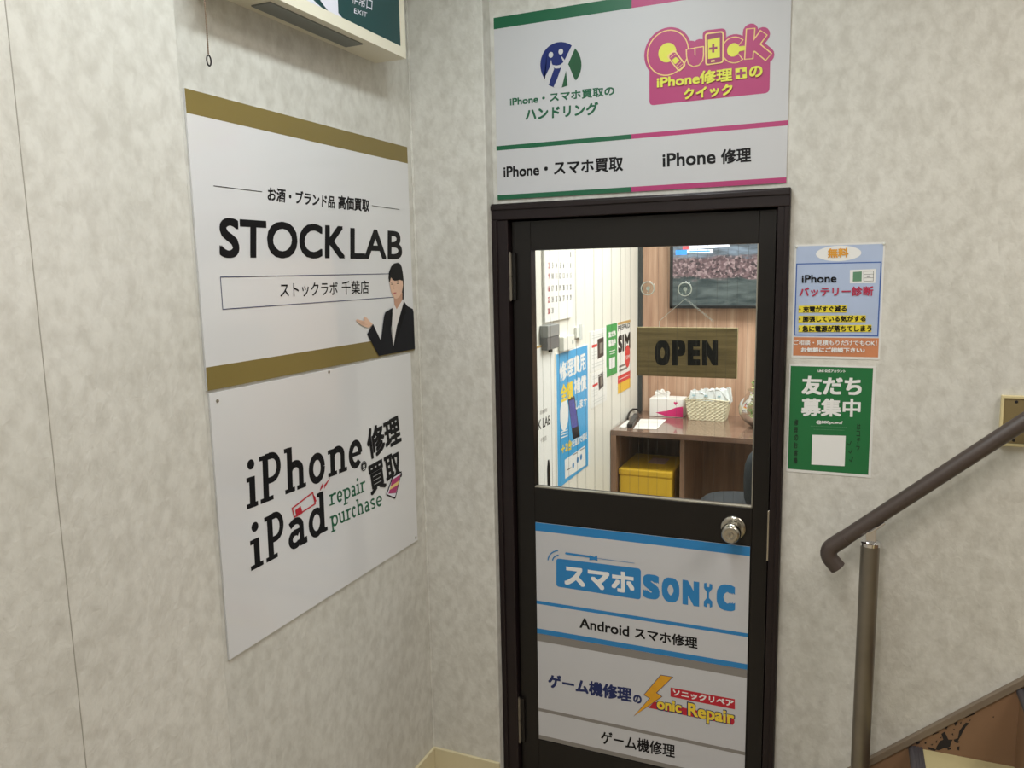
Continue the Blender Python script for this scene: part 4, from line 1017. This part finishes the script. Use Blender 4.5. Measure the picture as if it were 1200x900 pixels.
def cup(px, label):
    c = PG.uv(px); th = thing('suction_cup', label, 'suction cup', (c.x, YG, c.y))
    mb = MB(); mb.lathe((c.x, YG + 0.0003, c.y), (0, 1, 0), [(0, 0.0195), (0.0012, 0.020), (0.003, 0.0165), (0.006, 0.011), (0.008, 0.006), (0.0085, 0.0)], 'pane_glass', 32); mb.build('cup', th, smooth=True)
    mb = MB(); mb.tube([(c.x + 0.0175 * math.cos(t), YG + 0.0012, c.y + 0.0175 * math.sin(t)) for t in [j * math.pi / 16 for j in range(32)]], 0.0014, 'plastic_white', n=8, closed=True)
    mb.build('rim', th, smooth=True)
    mb = MB(); mb.lathe((c.x, YG + 0.006, c.y), (0, 1, 0), [(0, 0.0055), (0.004, 0.005), (0.005, 0)], 'cup_plastic', 16); mb.tube([(c.x, YG + 0.010, c.y - 0.004), (c.x, YG + 0.012, c.y - 0.010), (c.x, YG + 0.015, c.y - 0.0105), (c.x, YG + 0.016, c.y - 0.006)], 0.0012, 'cup_plastic', n=8); mb.build('hook', th, smooth=True)
cup((802.5, 339), 'clear suction hook on the glass holding up the OPEN plaque')
cup((758.8, 338), 'empty clear suction hook on the glass in front of the walnut wall')

# ------------------------------------------------------------------ inside: things on the left wall
I1 = (615, 280, 6); I2 = (615, 380, 4.5)
PW = Plane('X', XI + 0.010)
k = Ink(PW, I1, 0.0)
a, b = k.uv((138, 90)), k.uv((335, 560))
cal = thing('wall_calendar', 'white wall calendar hanging inside the shop on the white boarded wall', 'calendar', (XI, (a.x + b.x) / 2, b.y))
board(PW, a.x, b.x, k.uv((240, 570)).y, a.y + 0.25, 0, 'paper_white', cal, name='pages', back=-0.010, bevel=0.001)
k.k = 1
rows = [(' 1', 104), ('2345678', 186), ('9012345', 262), ('6789012', 350), ('3456789', 428), ('30', 508)]
x0_, x1_ = 168, 322
for j, (r_, y) in enumerate(rows):
    vv = k.uv((168, y)).y
    uA, uB = k.uv((x0_, y)).x, k.uv((x1_, y)).x
    days = {0: [], 1: list(range(2, 9)), 2: list(range(9, 16)), 3: list(range(16, 23)), 4: list(range(23, 30)), 5: [30, 31]}[j]
    if j == 0: days = [None] * 6 + [1]
    for i, dday in enumerate(days):
        if dday is None: continue
        uc = uA + (uB - uA) * i / 6; w_ = 0.010 if dday < 10 else 0.018
        k.textuv(str(dday), Vector((uc - w_ / 2, vv - 0.010)), Vector((w_, 0)), Vector((0, 0.020)), 'red_ink' if i == 0 else 'grey_ink', 0.0004, d=0.0005)
k.done('dates', cal, label='red and grey dates')
P1 = Plane('X', XI + 0.03)
a, b = P1.uv((642, 382)), P1.uv((656, 407))
gb = thing('wall_box', 'small grey box on the white wall below the calendar', 'wall box', (XI, (a.x + b.x) / 2, b.y))
zm = a.y + (b.y - a.y) * 0.48
MB().box(XI, XI + 0.03, a.x, b.x, zm, a.y, 'switch_grey').build('cover', gb, bevel=0.002); MB().box(XI, XI + 0.028, a.x, b.x, b.y, zm, 'switch_dark').build('body', gb, bevel=0.002)
MB().box(XI, XI + 0.014, a.x + 0.065, a.x + 0.085, b.y - 0.012, b.y - 0.001, 'cable_black').build('plug', gb, bevel=0.001)
a, b = PW.uv((657, 395)), PW.uv((670, 408))
wb = thing('wall_switch', 'white box with button right of the small grey box', 'switch', (XI, (a.x + b.x) / 2, b.y))
MB().box(XI, XI + 0.022, a.x, b.x, b.y, a.y, 'plastic_white').build('body', wb, bevel=0.003); MB().box(XI + 0.021, XI + 0.0235, b.x - 0.03, b.x - 0.015, b.y + 0.02, b.y + 0.035, 'pale_grey_ink').build('button', wb, bevel=0.0006)
a, b = PW.uv((675.5, 383.5)), PW.uv((684.5, 394))
wb = thing('socket_plate', 'white socket plate on boarded wall above the blue poster', 'socket', (XI, (a.x + b.x) / 2, b.y))
MB().box(XI, XI + 0.010, a.x, b.x, b.y, a.y, 'plastic_white').build('plate', wb, bevel=0.002)
um = (a.x + b.x) / 2; vm = (a.y + b.y) / 2
MB().box(XI + 0.009, XI + 0.013, um - 0.018, um + 0.018, vm - 0.03, vm + 0.03, 'pale_grey_ink').build('outlet', wb, bevel=0.001)
# inner sign cut by the door stile
PS = Plane('X', XI + 0.006); k = Ink(PS, I2, 0.0)
b = k.uv((153, 120)); v1_ = k.uv((100, 106)).y; vbr = k.uv((100, 118)).y
sgi = thing('wall_sign', 'white sign with brown edge inside the shop left of the blue poster', 'sign', (XI, b.x - 0.4, v1_ - 0.70))
board(PS, b.x - 0.45, b.x, v1_ - 0.72, v1_, 0, 'paper_white', sgi, back=-0.006)
k.rectuv(b.x - 0.45, b.x, vbr, v1_, 'kraft_edge')
o_ = k.uv((52, 570)); e_ = k.uv((135, 533)); U = (e_ - o_); U.y = 0
hgt = k.uv((52, 530)).y - o_.y
ur = e_.x; full = 0.24
k.textuv('STOCK LAB', Vector((ur - full, o_.y)), Vector((full, 0)), Vector((0, 0.035)), 'black_ink', 0.0008)
k.textuv('高価買取', Vector((ur - 0.10, o_.y + 0.05)), Vector((0.07, 0)), Vector((0, 0.014)), 'grey_ink')
k.textuv('千葉店', Vector((ur - 0.10, o_.y - 0.05)), Vector((0.06, 0)), Vector((0, 0.018)), 'grey_ink')
fx = k.uv((128, 800)); k.polyuv([(fx.x - 0.02, fx.y + 0.03), (fx.x - 0.012, fx.y + 0.06), (fx.x + 0.002, fx.y + 0.06), (fx.x + 0.012, fx.y + 0.025), (fx.x + 0.010, fx.y - 0.09), (fx.x - 0.018, fx.y - 0.09)], 'suit_ink')
k.disc((128, 765), 0.010, 'hair_ink', ry=0.016)
k.done('lettering', sgi, label='grey and black print')

PB = Plane('X', XI + 0.002); k = Ink(PB, I2)
def sheet(q, name, label, m_='paper_white', group=None):
    Q = [k.uv(p) for p in q]; u0 = (Q[0].x + Q[3].x) / 2; u1 = (Q[1].x + Q[2].x) / 2; v1 = (Q[0].y + Q[1].y) / 2; v0 = (Q[2].y + Q[3].y) / 2
    t = thing(name, label, 'poster', (XI, (u0 + u1) / 2, v0), group); board(PB, u0, u1, v0, v1, 0, m_, t, name='sheet', back=-0.002, bevel=0)
    return t, u0, u1, v0, v1
t, u0, u1, v0, v1 = sheet([(157, 158), (332, 103), (342, 737), (178, 866)], 'poster', 'blue phone repair poster with white and yellow lettering inside the shop')
k.rectuv(u0 + 0.006, u1 - 0.012, v0, v1 - 0.004, 'sky_poster'); k.done('printed_ground', t)
k = Ink(PB, I2, 0.0004)
k.text('修理費用', (184, 308), (322, 238), (180, 205), 'white_ink', 0.0025); k.text('全額', (190, 418), (255, 385), (187, 322), 'yellow_ink', 0.003); k.text('補償', (260, 372), (326, 342), (258, 290), 'white_ink', 0.0025)
k.text('します', (268, 450), (328, 432), (268, 402), 'white_ink', 0.0015); k.text('＋2台', (190, 690), (246, 660), (192, 632), 'yellow_ink', 0.002); k.text('を追加で保証', (248, 652), (328, 604), (248, 612), 'white_ink', 0.001)
k.done('lettering', t, label='white and yellow lettering')
k = Ink(PB, I2, 0.0004)
k.disc((208, 475), 0.048, 'white_ink', ry=0.062)
k.round_quad([(227, 392), (262, 376), (291, 592), (254, 608)], 0.008, 'phone_dark'); k.poly([(233, 405), (260, 394), (282, 535), (248, 550)], 'phone_screen')
k.poly([(210, 715), (318, 638), (320, 742), (212, 816)], 'white_ink')
for x, y in ((255, 745), (278, 715), (296, 700)): k.disc((x, y), 0.012, 'sonic_blue')
for x, y in ((230, 770), (262, 690), (300, 665)): k.stroke([(x - 10, y), (x + 14, y - 14)], 0.004, 'grey_ink')
for y in (570, 585, 600): k.stroke([(188, y), (225, y - 14)], 0.004, 'white_ink')
k.done('printed_picture', t, label='printed dark phone and white boxes')
def flyer(q, ph, label):
    global k
    k = Ink(PB, I2); t, u0, u1, v0, v1 = sheet(q, 'flyer', label); k = Ink(PB, I2, 0.0004)
    w_ = u1 - u0; h_ = v1 - v0
    k.poly(ph, 'phone_dark'); c_ = [(sum(p[0] for p in ph) / 4 + (p[0] - sum(p[0] for p in ph) / 4) * 0.5 + 4, sum(p[1] for p in ph) / 4 + (p[1] - sum(p[1] for p in ph) / 4) * 0.55) for p in ph]; k.poly(c_, 'grey_ink')
    k.rectuv(u0 + w_ * 0.1, u0 + w_ * 0.42, v1 - h_ * 0.40, v1 - h_ * 0.33, 'poster_red')
    for f in (0.10, 0.16, 0.50, 0.58, 0.66, 0.80, 0.88): k.rectuv(u0 + w_ * 0.1, u0 + w_ * (0.40 if 0.3 < f < 0.7 else 0.85), v1 - h_ * (f + 0.018), v1 - h_ * f, 'pale_grey_ink')
    k.done('printed_picture', t)
flyer([(343, 48), (428, 14), (430, 225), (346, 255)], [(383, 80), (416, 66), (416, 165), (384, 185)], 'white flyer with printed dark phone beside the blue poster, upper of two')
flyer([(347, 262), (430, 230), (434, 405), (350, 440)], [(387, 268), (413, 248), (416, 325), (390, 350)], 'white flyer with printed dark gadget beside the blue poster, lower of two')
k = Ink(PB, I2); t, u0, u1, v0, v1 = sheet([(431, 12), (487, -14), (487, 258), (434, 278)], 'poster', 'narrow green poster inside the shop between white flyers and red banded poster', 'poster_leaf')
k = Ink(PB, I2, 0.0004); k.text('友だち', (442, 72), (480, 60), (440, 40), 'white_ink', 0.0022); k.text('募集中', (442, 122), (480, 108), (440, 86), 'white_ink', 0.0022)
k.stroke([(445, 145), (476, 135)], 0.004, 'white_ink'); k.stroke([(448, 158), (474, 150)], 0.003, 'white_ink'); k.poly([(444, 182), (475, 170), (475, 225), (445, 238)], 'white_ink'); k.done('lettering', t, label='white lettering')
k = Ink(PB, I2); t, u0, u1, v0, v1 = sheet([(490, -2), (556, -32), (556, 338), (490, 362)], 'poster', 'white poster with bold black letters and red and yellow bands nearest the walnut wall')
k = Ink(PB, I1, 0.0004); k.text('PREPAID', (655, 650), (738, 622), (655, 612), 'black_ink', 0.0012); k.text('SIM', (656, 808), (742, 770), (655, 682), 'black_ink', 0.0060)
k.disc((722, 825), 0.048, 'poster_red', ry=0.055); k.text('SIM', (710, 850), (736, 838), (710, 822), 'white_ink'); k.rectuv(u0, u1, v1 - 0.012, v1, 'kraft_edge')
h_ = v1 - v0; k.rectuv(u0, u1, v0 + h_ * 0.14, v0 + h_ * 0.25, 'poster_red'); k.rectuv(u0, u1, v0, v0 + h_ * 0.14, 'poster_amber')
k.rectuv(u0 + 0.02, u1 - 0.09, v0 + h_ * 0.36, v0 + h_ * 0.39, 'grey_ink'); k.rectuv(u0 + 0.02, u1 - 0.06, v0 + h_ * 0.30, v0 + h_ * 0.33, 'grey_ink'); k.rectuv(u0 + 0.02, u1 - 0.02, v0 + h_ * 0.19, v0 + h_ * 0.20, 'white_ink')
k.done('lettering', t, label='black lettering with red and yellow bands')

# ------------------------------------------------------------------ television
YT = YI - 0.06; PT = Plane('Y', YT); T3 = (740, 280, 7.5)
a = PT.uv((784.7, 361.5)); s0 = PT.uv((788.3, 358.0))
TW, TH = 0.92, 0.53
tv = thing('television', 'flat black television showing a coastal town, on the walnut wall', 'television', (a.x + TW / 2, YI, a.y))
MB().box(a.x, a.x + TW, YT + 0.002, YT + 0.04, a.y, a.y + TH, 'tv_black').build('case', tv, bevel=0.003)
MB().box(a.x + 0.25, a.x + TW - 0.25, YT + 0.04, YI, a.y + 0.12, a.y + TH - 0.12, 'tv_black').build('wall_bracket', tv)
bw = s0.x - a.x; bh = s0.y - a.y
MB().box(a.x + bw, a.x + TW - bw, YT + 0.0005, YT + 0.003, a.y + bh, a.y + TH - bw, 'screen').build('screen', tv, label='lit screen')
mb = MB(); t_ = 0.0
for x0_, x1_, z0_, z1_ in ((a.x, a.x + bw, a.y, a.y + TH), (a.x + TW - bw, a.x + TW, a.y, a.y + TH), (a.x, a.x + TW, a.y, a.y + bh), (a.x, a.x + TW, a.y + TH - bw, a.y + TH)): mb.box(x0_, x1_, YT - 0.004, YT + 0.004, z0_, z1_, 'tv_black')
mb.build('bezel', tv, bevel=0.001)
k = Ink(PT, T3, 0.0)
k.poly([(450, 66), (505, 64), (505, 90), (450, 94)], 'banner_red'); k.poly([(505, 40), (860, 40), (860, 70), (505, 92)], 'banner_white')
k.poly([(388, 98), (488, 95), (488, 138), (388, 141)], 'banner_blue'); k.poly([(488, 95), (718, 92), (716, 122), (488, 126)], 'banner_white')
k.stroke([(510, 112), (690, 106)], 0.006, 'banner_blue')
k.done('screen_banner', tv, label='red, white and blue caption bars')

# ------------------------------------------------------------------ counter shelf with its things
CH = 0.90; CX0 = -0.957; CX1 = 0.35; CY0 = 3.335; CY1 = YI - 0.001
ct = thing('shelf_counter', 'walnut open shelf counter with glossy top against the walnut wall', 'counter', ((CX0 + CX1) / 2, (CY0 + CY1) / 2, 0))
MB().box(CX0, CX1, CY0, CY1, CH - 0.024, CH, 'walnut_top').build('countertop', ct, bevel=0.0015)
MB().box(CX0, CX0 + 0.024, CY0, CY1, 0, CH - 0.024, 'walnut_side').build('side_panel', ct, bevel=0.001)
MB().box(CX1 - 0.024, CX1, CY0, CY1, 0, CH - 0.024, 'walnut_side').build('side_panel', ct, bevel=0.001)
xd = Plane('Y', CY0 + 0.06).uv((797.5, 560)).x
MB().box(xd, xd + 0.02, CY0 + 0.04, CY1, 0.06, CH - 0.024, 'walnut_side').build('divider', ct, bevel=0.001)
MB().box(CX0 + 0.024, CX1 - 0.024, CY1 - 0.012, CY1, 0.06, CH - 0.024, 'walnut_side').build('back_panel', ct)
MB().box(CX0 + 0.024, CX1 - 0.024, CY0 + 0.01, CY1 - 0.012, 0.36, 0.38, 'walnut_side').build('shelf', ct, bevel=0.001)
MB().box(CX0 + 0.024, CX1 - 0.024, CY0 + 0.02, CY1 - 0.012, 0.04, 0.06, 'walnut_side').build('bottom_panel', ct)
def onC(x, y):
    r = ray(x, y); r = r * ((CH - EYE) / r.z); return r.x, r.y
# yellow storage box
PYb = Plane('Y', CY0 + 0.03); a, b = PYb.uv((720.5, 548.5)), PYb.uv((787, 553))
yb = thing('storage_box', 'yellow fabric storage box on the shelf under the counter', 'storage box', ((a.x + b.x) / 2, CY0 + 0.2, 0.381))
a.x = max(a.x, CX0 + 0.03); bxr = min(b.x, xd - 0.008)
zt = (a.y + b.y) / 2
MB().box(a.x, bxr, CY0 + 0.03, CY0 + 0.34, 0.381, zt - 0.03, 'box_yellow').build('body', yb, bevel=0.006, seg=3)
MB().box(a.x - 0.003, bxr + 0.003, CY0 + 0.027, CY0 + 0.343, zt - 0.032, zt, 'box_yellow').build('lid', yb, bevel=0.008, seg=3)
MB().box(a.x + 0.10, a.x + 0.18, CY0 + 0.16, CY0 + 0.27, zt - 0.0004, zt + 0.0008, 'label_rose').build('label_card', yb)
# tissue box
x_, y_ = onC(761.3, 488); x2, _ = onC(800.5, 489); yt0 = 3.715; fz = CH + 0.105
k = Plane('Y', yt0); a, b = k.uv((761.2, 466.5)), k.uv((800.3, 489))
tb = thing('tissue_box', 'white and pink tissue box on the counter left of the cream basket', 'tissue box', ((a.x + b.x) / 2, yt0 + 0.05, CH))
tz = a.y
MB().box(a.x, b.x, yt0, yt0 + 0.10, CH + 0.0005, tz, 'tissue_white').build('carton', tb, bevel=0.002)
k = Ink(k, Kc, 0.0)
uA, uB = a.x, b.x; hh = tz - CH
sw = [(uA + 0.03, CH + 0.02), (uA + (uB - uA) * 0.55, CH + 0.032), (uA + (uB - uA) * 0.8, CH + 0.05), (uB, CH + hh * 0.62), (uB, CH + 0.003), (uA + (uB - uA) * 0.5, CH + 0.003)]
k.polyuv(sw, 'tissue_pink'); 
hc = Vector((uA + (uB - uA) * 0.78, CH + hh * 0.78)); k.polyuv([(hc.x, hc.y - 0.010), (hc.x + 0.010, hc.y + 0.002), (hc.x + 0.005, hc.y + 0.008), (hc.x, hc.y + 0.004), (hc.x - 0.005, hc.y + 0.008), (hc.x - 0.010, hc.y + 0.002)], 'tissue_pink')
k.done('printed_swoosh', tb, label='pink swoosh and heart')
mb = MB(); cx_ = a.x + (b.x - a.x) * 0.32
pts = []; n = 14
for i in range(n):
    t = i / (n - 1); pts.append((cx_ - 0.035 + 0.07 * t, 0.022 + 0.022 * abs(math.sin(t * 9.0)) * (1 - abs(t - 0.45))))
front = [(x, yt0 + 0.035 + 0.006 * math.sin(i * 2.1), tz + z) for i, (x, z) in enumerate(pts)] + [(cx_ + 0.03, yt0 + 0.045, tz - 0.003), (cx_ - 0.03, yt0 + 0.045, tz - 0.003)]
back = [(x + 0.004, yt0 + 0.055 + 0.006 * math.sin(i * 1.3), tz + z * 0.85) for i, (x, z) in enumerate(pts)] + [(cx_ + 0.03, yt0 + 0.055, tz - 0.003), (cx_ - 0.03, yt0 + 0.055, tz - 0.003)]
mb.prism(front, back, 'tissue_white'); mb.build('tissue', tb)
# basket
yb0 = 3.66; kb_ = Plane('Y', yb0); a, b = kb_.uv((806.6, 491.5)), kb_.uv((848.5, 492.5)); c_, d_ = kb_.uv((802.8, 469.5)), kb_.uv((853.5, 470))
bk = thing('basket', 'cream woven basket full of white packets on the counter', 'basket', ((a.x + b.x) / 2, yb0 + 0.06, CH))
bz1 = (c_.y + d_.y) / 2; dep = 0.13
mb = MB(); nx_, nz_ = 16, 12
def wall_(P0, P1, P2, P3):
    """woven side: grid with alternating bulge; P0 P1 bottom, P2 P3 top (P2 above P1)"""
    P0, P1, P2, P3 = map(Vector, (P0, P1, P2, P3)); nn = (P1 - P0).cross(P3 - P0).normalized(); vs = []; fs = []
    for j in range(nz_ * 2 + 1):
        for i in range(nx_ * 2 + 1):
            s_, t = i / (nx_ * 2), j / (nz_ * 2); p = (P0 * (1 - s_) + P1 * s_) * (1 - t) + (P3 * (1 - s_) + P2 * s_) * t
            p = p + nn * 0.0022 * (1 if ((i // 2 + j // 2) % 2) else -0.2) * (0.3 if (i % 2 == 0 or j % 2 == 0) else 1); vs.append(p)
    w_ = nx_ * 2 + 1
    for j in range(nz_ * 2):
        for i in range(nx_ * 2): fs.append((j * w_ + i, j * w_ + i + 1, (j + 1) * w_ + i + 1, (j + 1) * w_ + i))
    mb.add(vs, fs, 'basket_cream')
bz0 = CH + 0.001; ins = 0.012
A4 = [(a.x, yb0 + ins, bz0), (b.x, yb0 + ins, bz0), (b.x, yb0 + dep - ins, bz0), (a.x, yb0 + dep - ins, bz0)]; B4 = [(c_.x, yb0, bz1), (d_.x, yb0, bz1), (d_.x, yb0 + dep, bz1), (c_.x, yb0 + dep, bz1)]
for i in range(4): wall_(A4[i], A4[(i + 1) % 4], B4[(i + 1) % 4], B4[i])
mb.add(A4, [(0, 1, 2, 3)], 'basket_cream'); mb.build('basket_body', bk)
mb = MB()
rim = [(c_.x, yb0, bz1), ((c_.x + d_.x) / 2, yb0, bz1 + 0.008), (d_.x, yb0, bz1), (d_.x, yb0 + dep, bz1), ((c_.x + d_.x) / 2, yb0 + dep, bz1 + 0.008), (c_.x, yb0 + dep, bz1)]
mb.tube(rim, 0.0038, 'basket_cream', n=8, closed=True); mb.build('rim', bk, smooth=True)
for i in range(6):
    xx = c_.x + 0.012 + (d_.x - c_.x - 0.09) * ((i % 3) / 2); yy_ = yb0 + 0.018 + 0.055 * (i // 3); tilt = (i % 3 - 1) * 0.14 + random.uniform(-0.05, 0.05)
    w_ = 0.088; h_ = 0.062 + 0.010 * random.random(); z0_ = bz1 - 0.022
    pk = MB(); Q = []
    n_ = 10
    for yv in (0, 0.016):
        Q.append([(xx + math.cos(tilt) * w_ * s_ - math.sin(tilt) * v_, yy_ + yv + 0.006 * math.sin(s_ * 7 + i), z0_ + math.sin(tilt) * w_ * s_ + math.cos(tilt) * v_) for s_, v_ in [(j / (n_ - 1), 0) for j in range(n_)] + [(1 - j / (n_ - 1), h_ + 0.004 * math.sin(j * 2.2 + i)) for j in range(n_)]])
    pk.prism(Q[0], Q[1], 'pack_white')
    px0 = xx + random.uniform(0.015, 0.05); pk.box(px0, px0 + 0.014, yy_ - 0.0066, yy_ - 0.0056, z0_ + 0.040, z0_ + 0.047, 'pack_blue')
    tag(pk.build('packet', None), 'crumpled white packet standing in the cream basket', 'packet', 'white packets in the basket')
# glass jar with plant
yv = 3.62; pv = Plane('Y', yv); a = pv.uv((865.5, 475)); vr = 0.112
vc = (a.x + vr, yv, CH)
vs_ = thing('terrarium', 'round glass jar with green plants at the right end of the counter', 'terrarium', vc)
mb = MB(); mb.lathe((vc[0], vc[1], CH + 0.001), (0, 0, 1), [(0, 0.05), (0.004, 0.062), (0.03, 0.095), (0.06, 0.110), (0.085, 0.112), (0.11, 0.104), (0.135, 0.086), (0.150, 0.072), (0.160, 0.070), (0.165, 0.074)], 'vase_glass', 36)
mb.f = [f for f in mb.f if len(f) == 4 or max(mb.v[i].z for i in f) < CH + 0.05]; mb.m = mb.m[:len(mb.f)]
mb.build('jar', vs_, smooth=True)
MB().lathe((vc[0], vc[1], CH + 0.004), (0, 0, 1), [(0, 0.048), (0.02, 0.078), (0.035, 0.09), (0.045, 0.06), (0.048, 0)], 'gravel_pale', 24).build('gravel', vs_, smooth=True)
mb = MB()
for i in range(420):
    aa = random.uniform(0, 6.28); hh_ = random.uniform(0.045, 0.21); rr = 0.098 * math.sqrt(random.random()) * ((1 - max(0, hh_ - 0.10) * 5.2) if hh_ > 0.10 else 1)
    c = Vector((vc[0] + rr * math.cos(aa), vc[1] + rr * math.sin(aa), CH + hh_)); L_ = random.uniform(0.012, 0.022)
    d1 = Vector((random.uniform(-1, 1), random.uniform(-1, 1), random.uniform(-0.2, 1))).normalized(); s1 = d1.orthogonal().normalized()
    mb.add([c, c + d1 * L_ * 0.5 + s1 * L_ * 0.28, c + d1 * L_, c + d1 * L_ * 0.5 - s1 * L_ * 0.28], [(0, 1, 2, 3)], random.choice(['leaf_green', 'leaf_pale', 'leaf_pale', 'leaf_cream']))
for i in range(9):
    aa = i * 0.7; mb.tube([(vc[0], vc[1], CH + 0.03), (vc[0] + 0.02 * math.cos(aa), vc[1] + 0.02 * math.sin(aa), CH + 0.1), (vc[0] + 0.03 * math.cos(aa), vc[1] + 0.03 * math.sin(aa), CH + 0.19)], 0.0015, 'leaf_green', n=6)
mb.build('foliage', vs_)
# paper, remote, cable, leaflet on the counter
def lay(q, z, m_, name, label, cat, th=0.0008, crop=(700, 440, 5.626), bev=0.0):
    Q = [onC(crop[0] + x / crop[2], crop[1] + y / crop[2]) for x, y in q]
    mb = MB(); mb.prism([(p[0], p[1], z) for p in Q], [(p[0], p[1], z + th) for p in Q], m_)
    return mb, Q
mb, Q = lay([(238, 352), (285, 288), (455, 292), (392, 356)], CH + 0.0006, 'paper_white', '', '', '')
ps_ = thing('paper_sheet', 'white printed sheet lying on the counter in front of the tissue box', 'paper', (Q[0][0], Q[0][1], CH)); mb.build('sheet', ps_)
mb = MB()
for i in range(6):
    t0 = 0.12 + i * 0.13; A_ = Vector(Q[0]).lerp(Vector(Q[1]), t0); B_ = Vector(Q[3]).lerp(Vector(Q[2]), t0)
    for s0_, s1_ in ((0.08, 0.45), (0.5, 0.9)):
        p, r_ = A_.lerp(B_, s0_), A_.lerp(B_, s1_); mb.box(p.x, r_.x, p.y - 0.002, p.y + 0.002, CH + 0.0014, CH + 0.0016, 'label_rose' if i == 4 else 'pale_grey_ink')
mb.build('printed_lines', ps_)
mb, Q = lay([(195, 346), (232, 348), (272, 278), (240, 272)], CH + 0.0006, 'remote_black', '', '', '', th=0.018)
rm = thing('remote_control', 'black remote control beside the white sheet on the counter', 'remote control', (Q[0][0], Q[0][1], CH)); mb.build('body', rm, bevel=0.004)
mb = MB()
for i in range(5):
    for j in range(3):
        c = Vector(Q[0]).lerp(Vector(Q[1]), 0.25 + 0.25 * j).lerp(Vector(Q[3]).lerp(Vector(Q[2]), 0.25 + 0.25 * j), 0.25 + 0.13 * i); mb.box(c.x - 0.003, c.x + 0.003, c.y - 0.004, c.y + 0.004, CH + 0.0180, CH + 0.0196, 'remote_key')
mb.build('keypad', rm)
mb, Q = lay([(140, 342), (188, 345), (228, 300), (200, 296)], CH + 0.0006, 'paper_white', '', '', ''); tag(mb.build('leaflet', None), 'white leaflet left of the black remote control', 'leaflet')
cpt = [onC(700 + x / 5.626, 440 + y / 5.626) for x, y in ((200, 296), (210, 275), (232, 258), (262, 250), (285, 256))]
mb = MB(); mb.tube([(p[0], p[1], CH + 0.0065 + 0.020 * math.sin(i * 0.78)) for i, p in enumerate(cpt)], 0.005, 'cable_black', n=10); tag(mb.build('cable', None), 'black cable end curling on the counter by the wall', 'cable')
# white tag card hanging in the recess
pk_ = Plane('Y', CY0 - 0.002); a, b = pk_.uv((861, 536)), pk_.uv((867, 543.5))
# office chair in front of the counter
cc = Vector((-0.315, 2.98, 0.0))
chr_ = thing('chair', 'dark slate padded chair in front of the walnut counter', 'chair', (cc.x, cc.y, 0))
def pad(mb, cx, cy, cz, hx, hy, hz, m_, rot=0.0, n=24, e=3.2, bend=0.0):
    vs = []; fs = []; rows_ = 12
    for j in range(rows_ + 1):
        ph = -math.pi / 2 + math.pi * j / rows_
        cz_, sz_ = math.cos(ph), math.sin(ph); k1 = (abs(cz_) ** (2 / e)); k2 = math.copysign(abs(sz_) ** (2 / e), sz_)
        for i in range(n):
            th = 2 * math.pi * i / n; c0, s0_ = math.cos(th), math.sin(th)
            x = hx * k1 * math.copysign(abs(c0) ** (2 / e), c0); y = hy * k1 * math.copysign(abs(s0_) ** (2 / e), s0_); z = hz * k2
            x += bend * (y / hy) ** 2
            vs.append((cx + x * math.cos(rot) - y * math.sin(rot), cy + x * math.sin(rot) + y * math.cos(rot), cz + z))
    for j in range(rows_):
        for i in range(n): fs.append((j * n + i, j * n + (i + 1) % n, (j + 1) * n + (i + 1) % n, (j + 1) * n + i))
    mb.add(vs, fs, m_); return mb
pad(MB(), cc.x, cc.y, 0.690, 0.19, 0.20, 0.045, 'chair_slate', 0.1).build('seat', chr_, smooth=True)
pad(MB(), cc.x + 0.13, cc.y + 0.06, 0.83, 0.035, 0.19, 0.15, 'chair_slate', -0.5, bend=-0.05).build('backrest', chr_, smooth=True)
MB().box(cc.x + 0.11, cc.x + 0.15, cc.y + 0.02, cc.y + 0.06, 0.64, 0.76, 'chair_leg').build('back_bracket', chr_, bevel=0.004)
MB().tube([(cc.x, cc.y, 0.06), (cc.x, cc.y, 0.66)], 0.025, 'chair_leg', n=16).build('column', chr_, smooth=True)
for i in range(5):
    aa = i * 2 * math.pi / 5 + 0.3; e_ = (cc.x + 0.26 * math.cos(aa), cc.y + 0.26 * math.sin(aa))
    l_ = MB(); l_.tube([(cc.x, cc.y, 0.09), (e_[0], e_[1], 0.065)], [0.022, 0.014], 'chair_leg', n=10); leg = l_.build('leg', chr_, smooth=True)
    w_ = MB(); w_.tube([(e_[0] - 0.012 * math.sin(aa), e_[1] + 0.012 * math.cos(aa), 0.027), (e_[0] + 0.012 * math.sin(aa), e_[1] - 0.012 * math.cos(aa), 0.027)], 0.027, 'cable_black', n=16); w_.build('caster', leg, smooth=True)
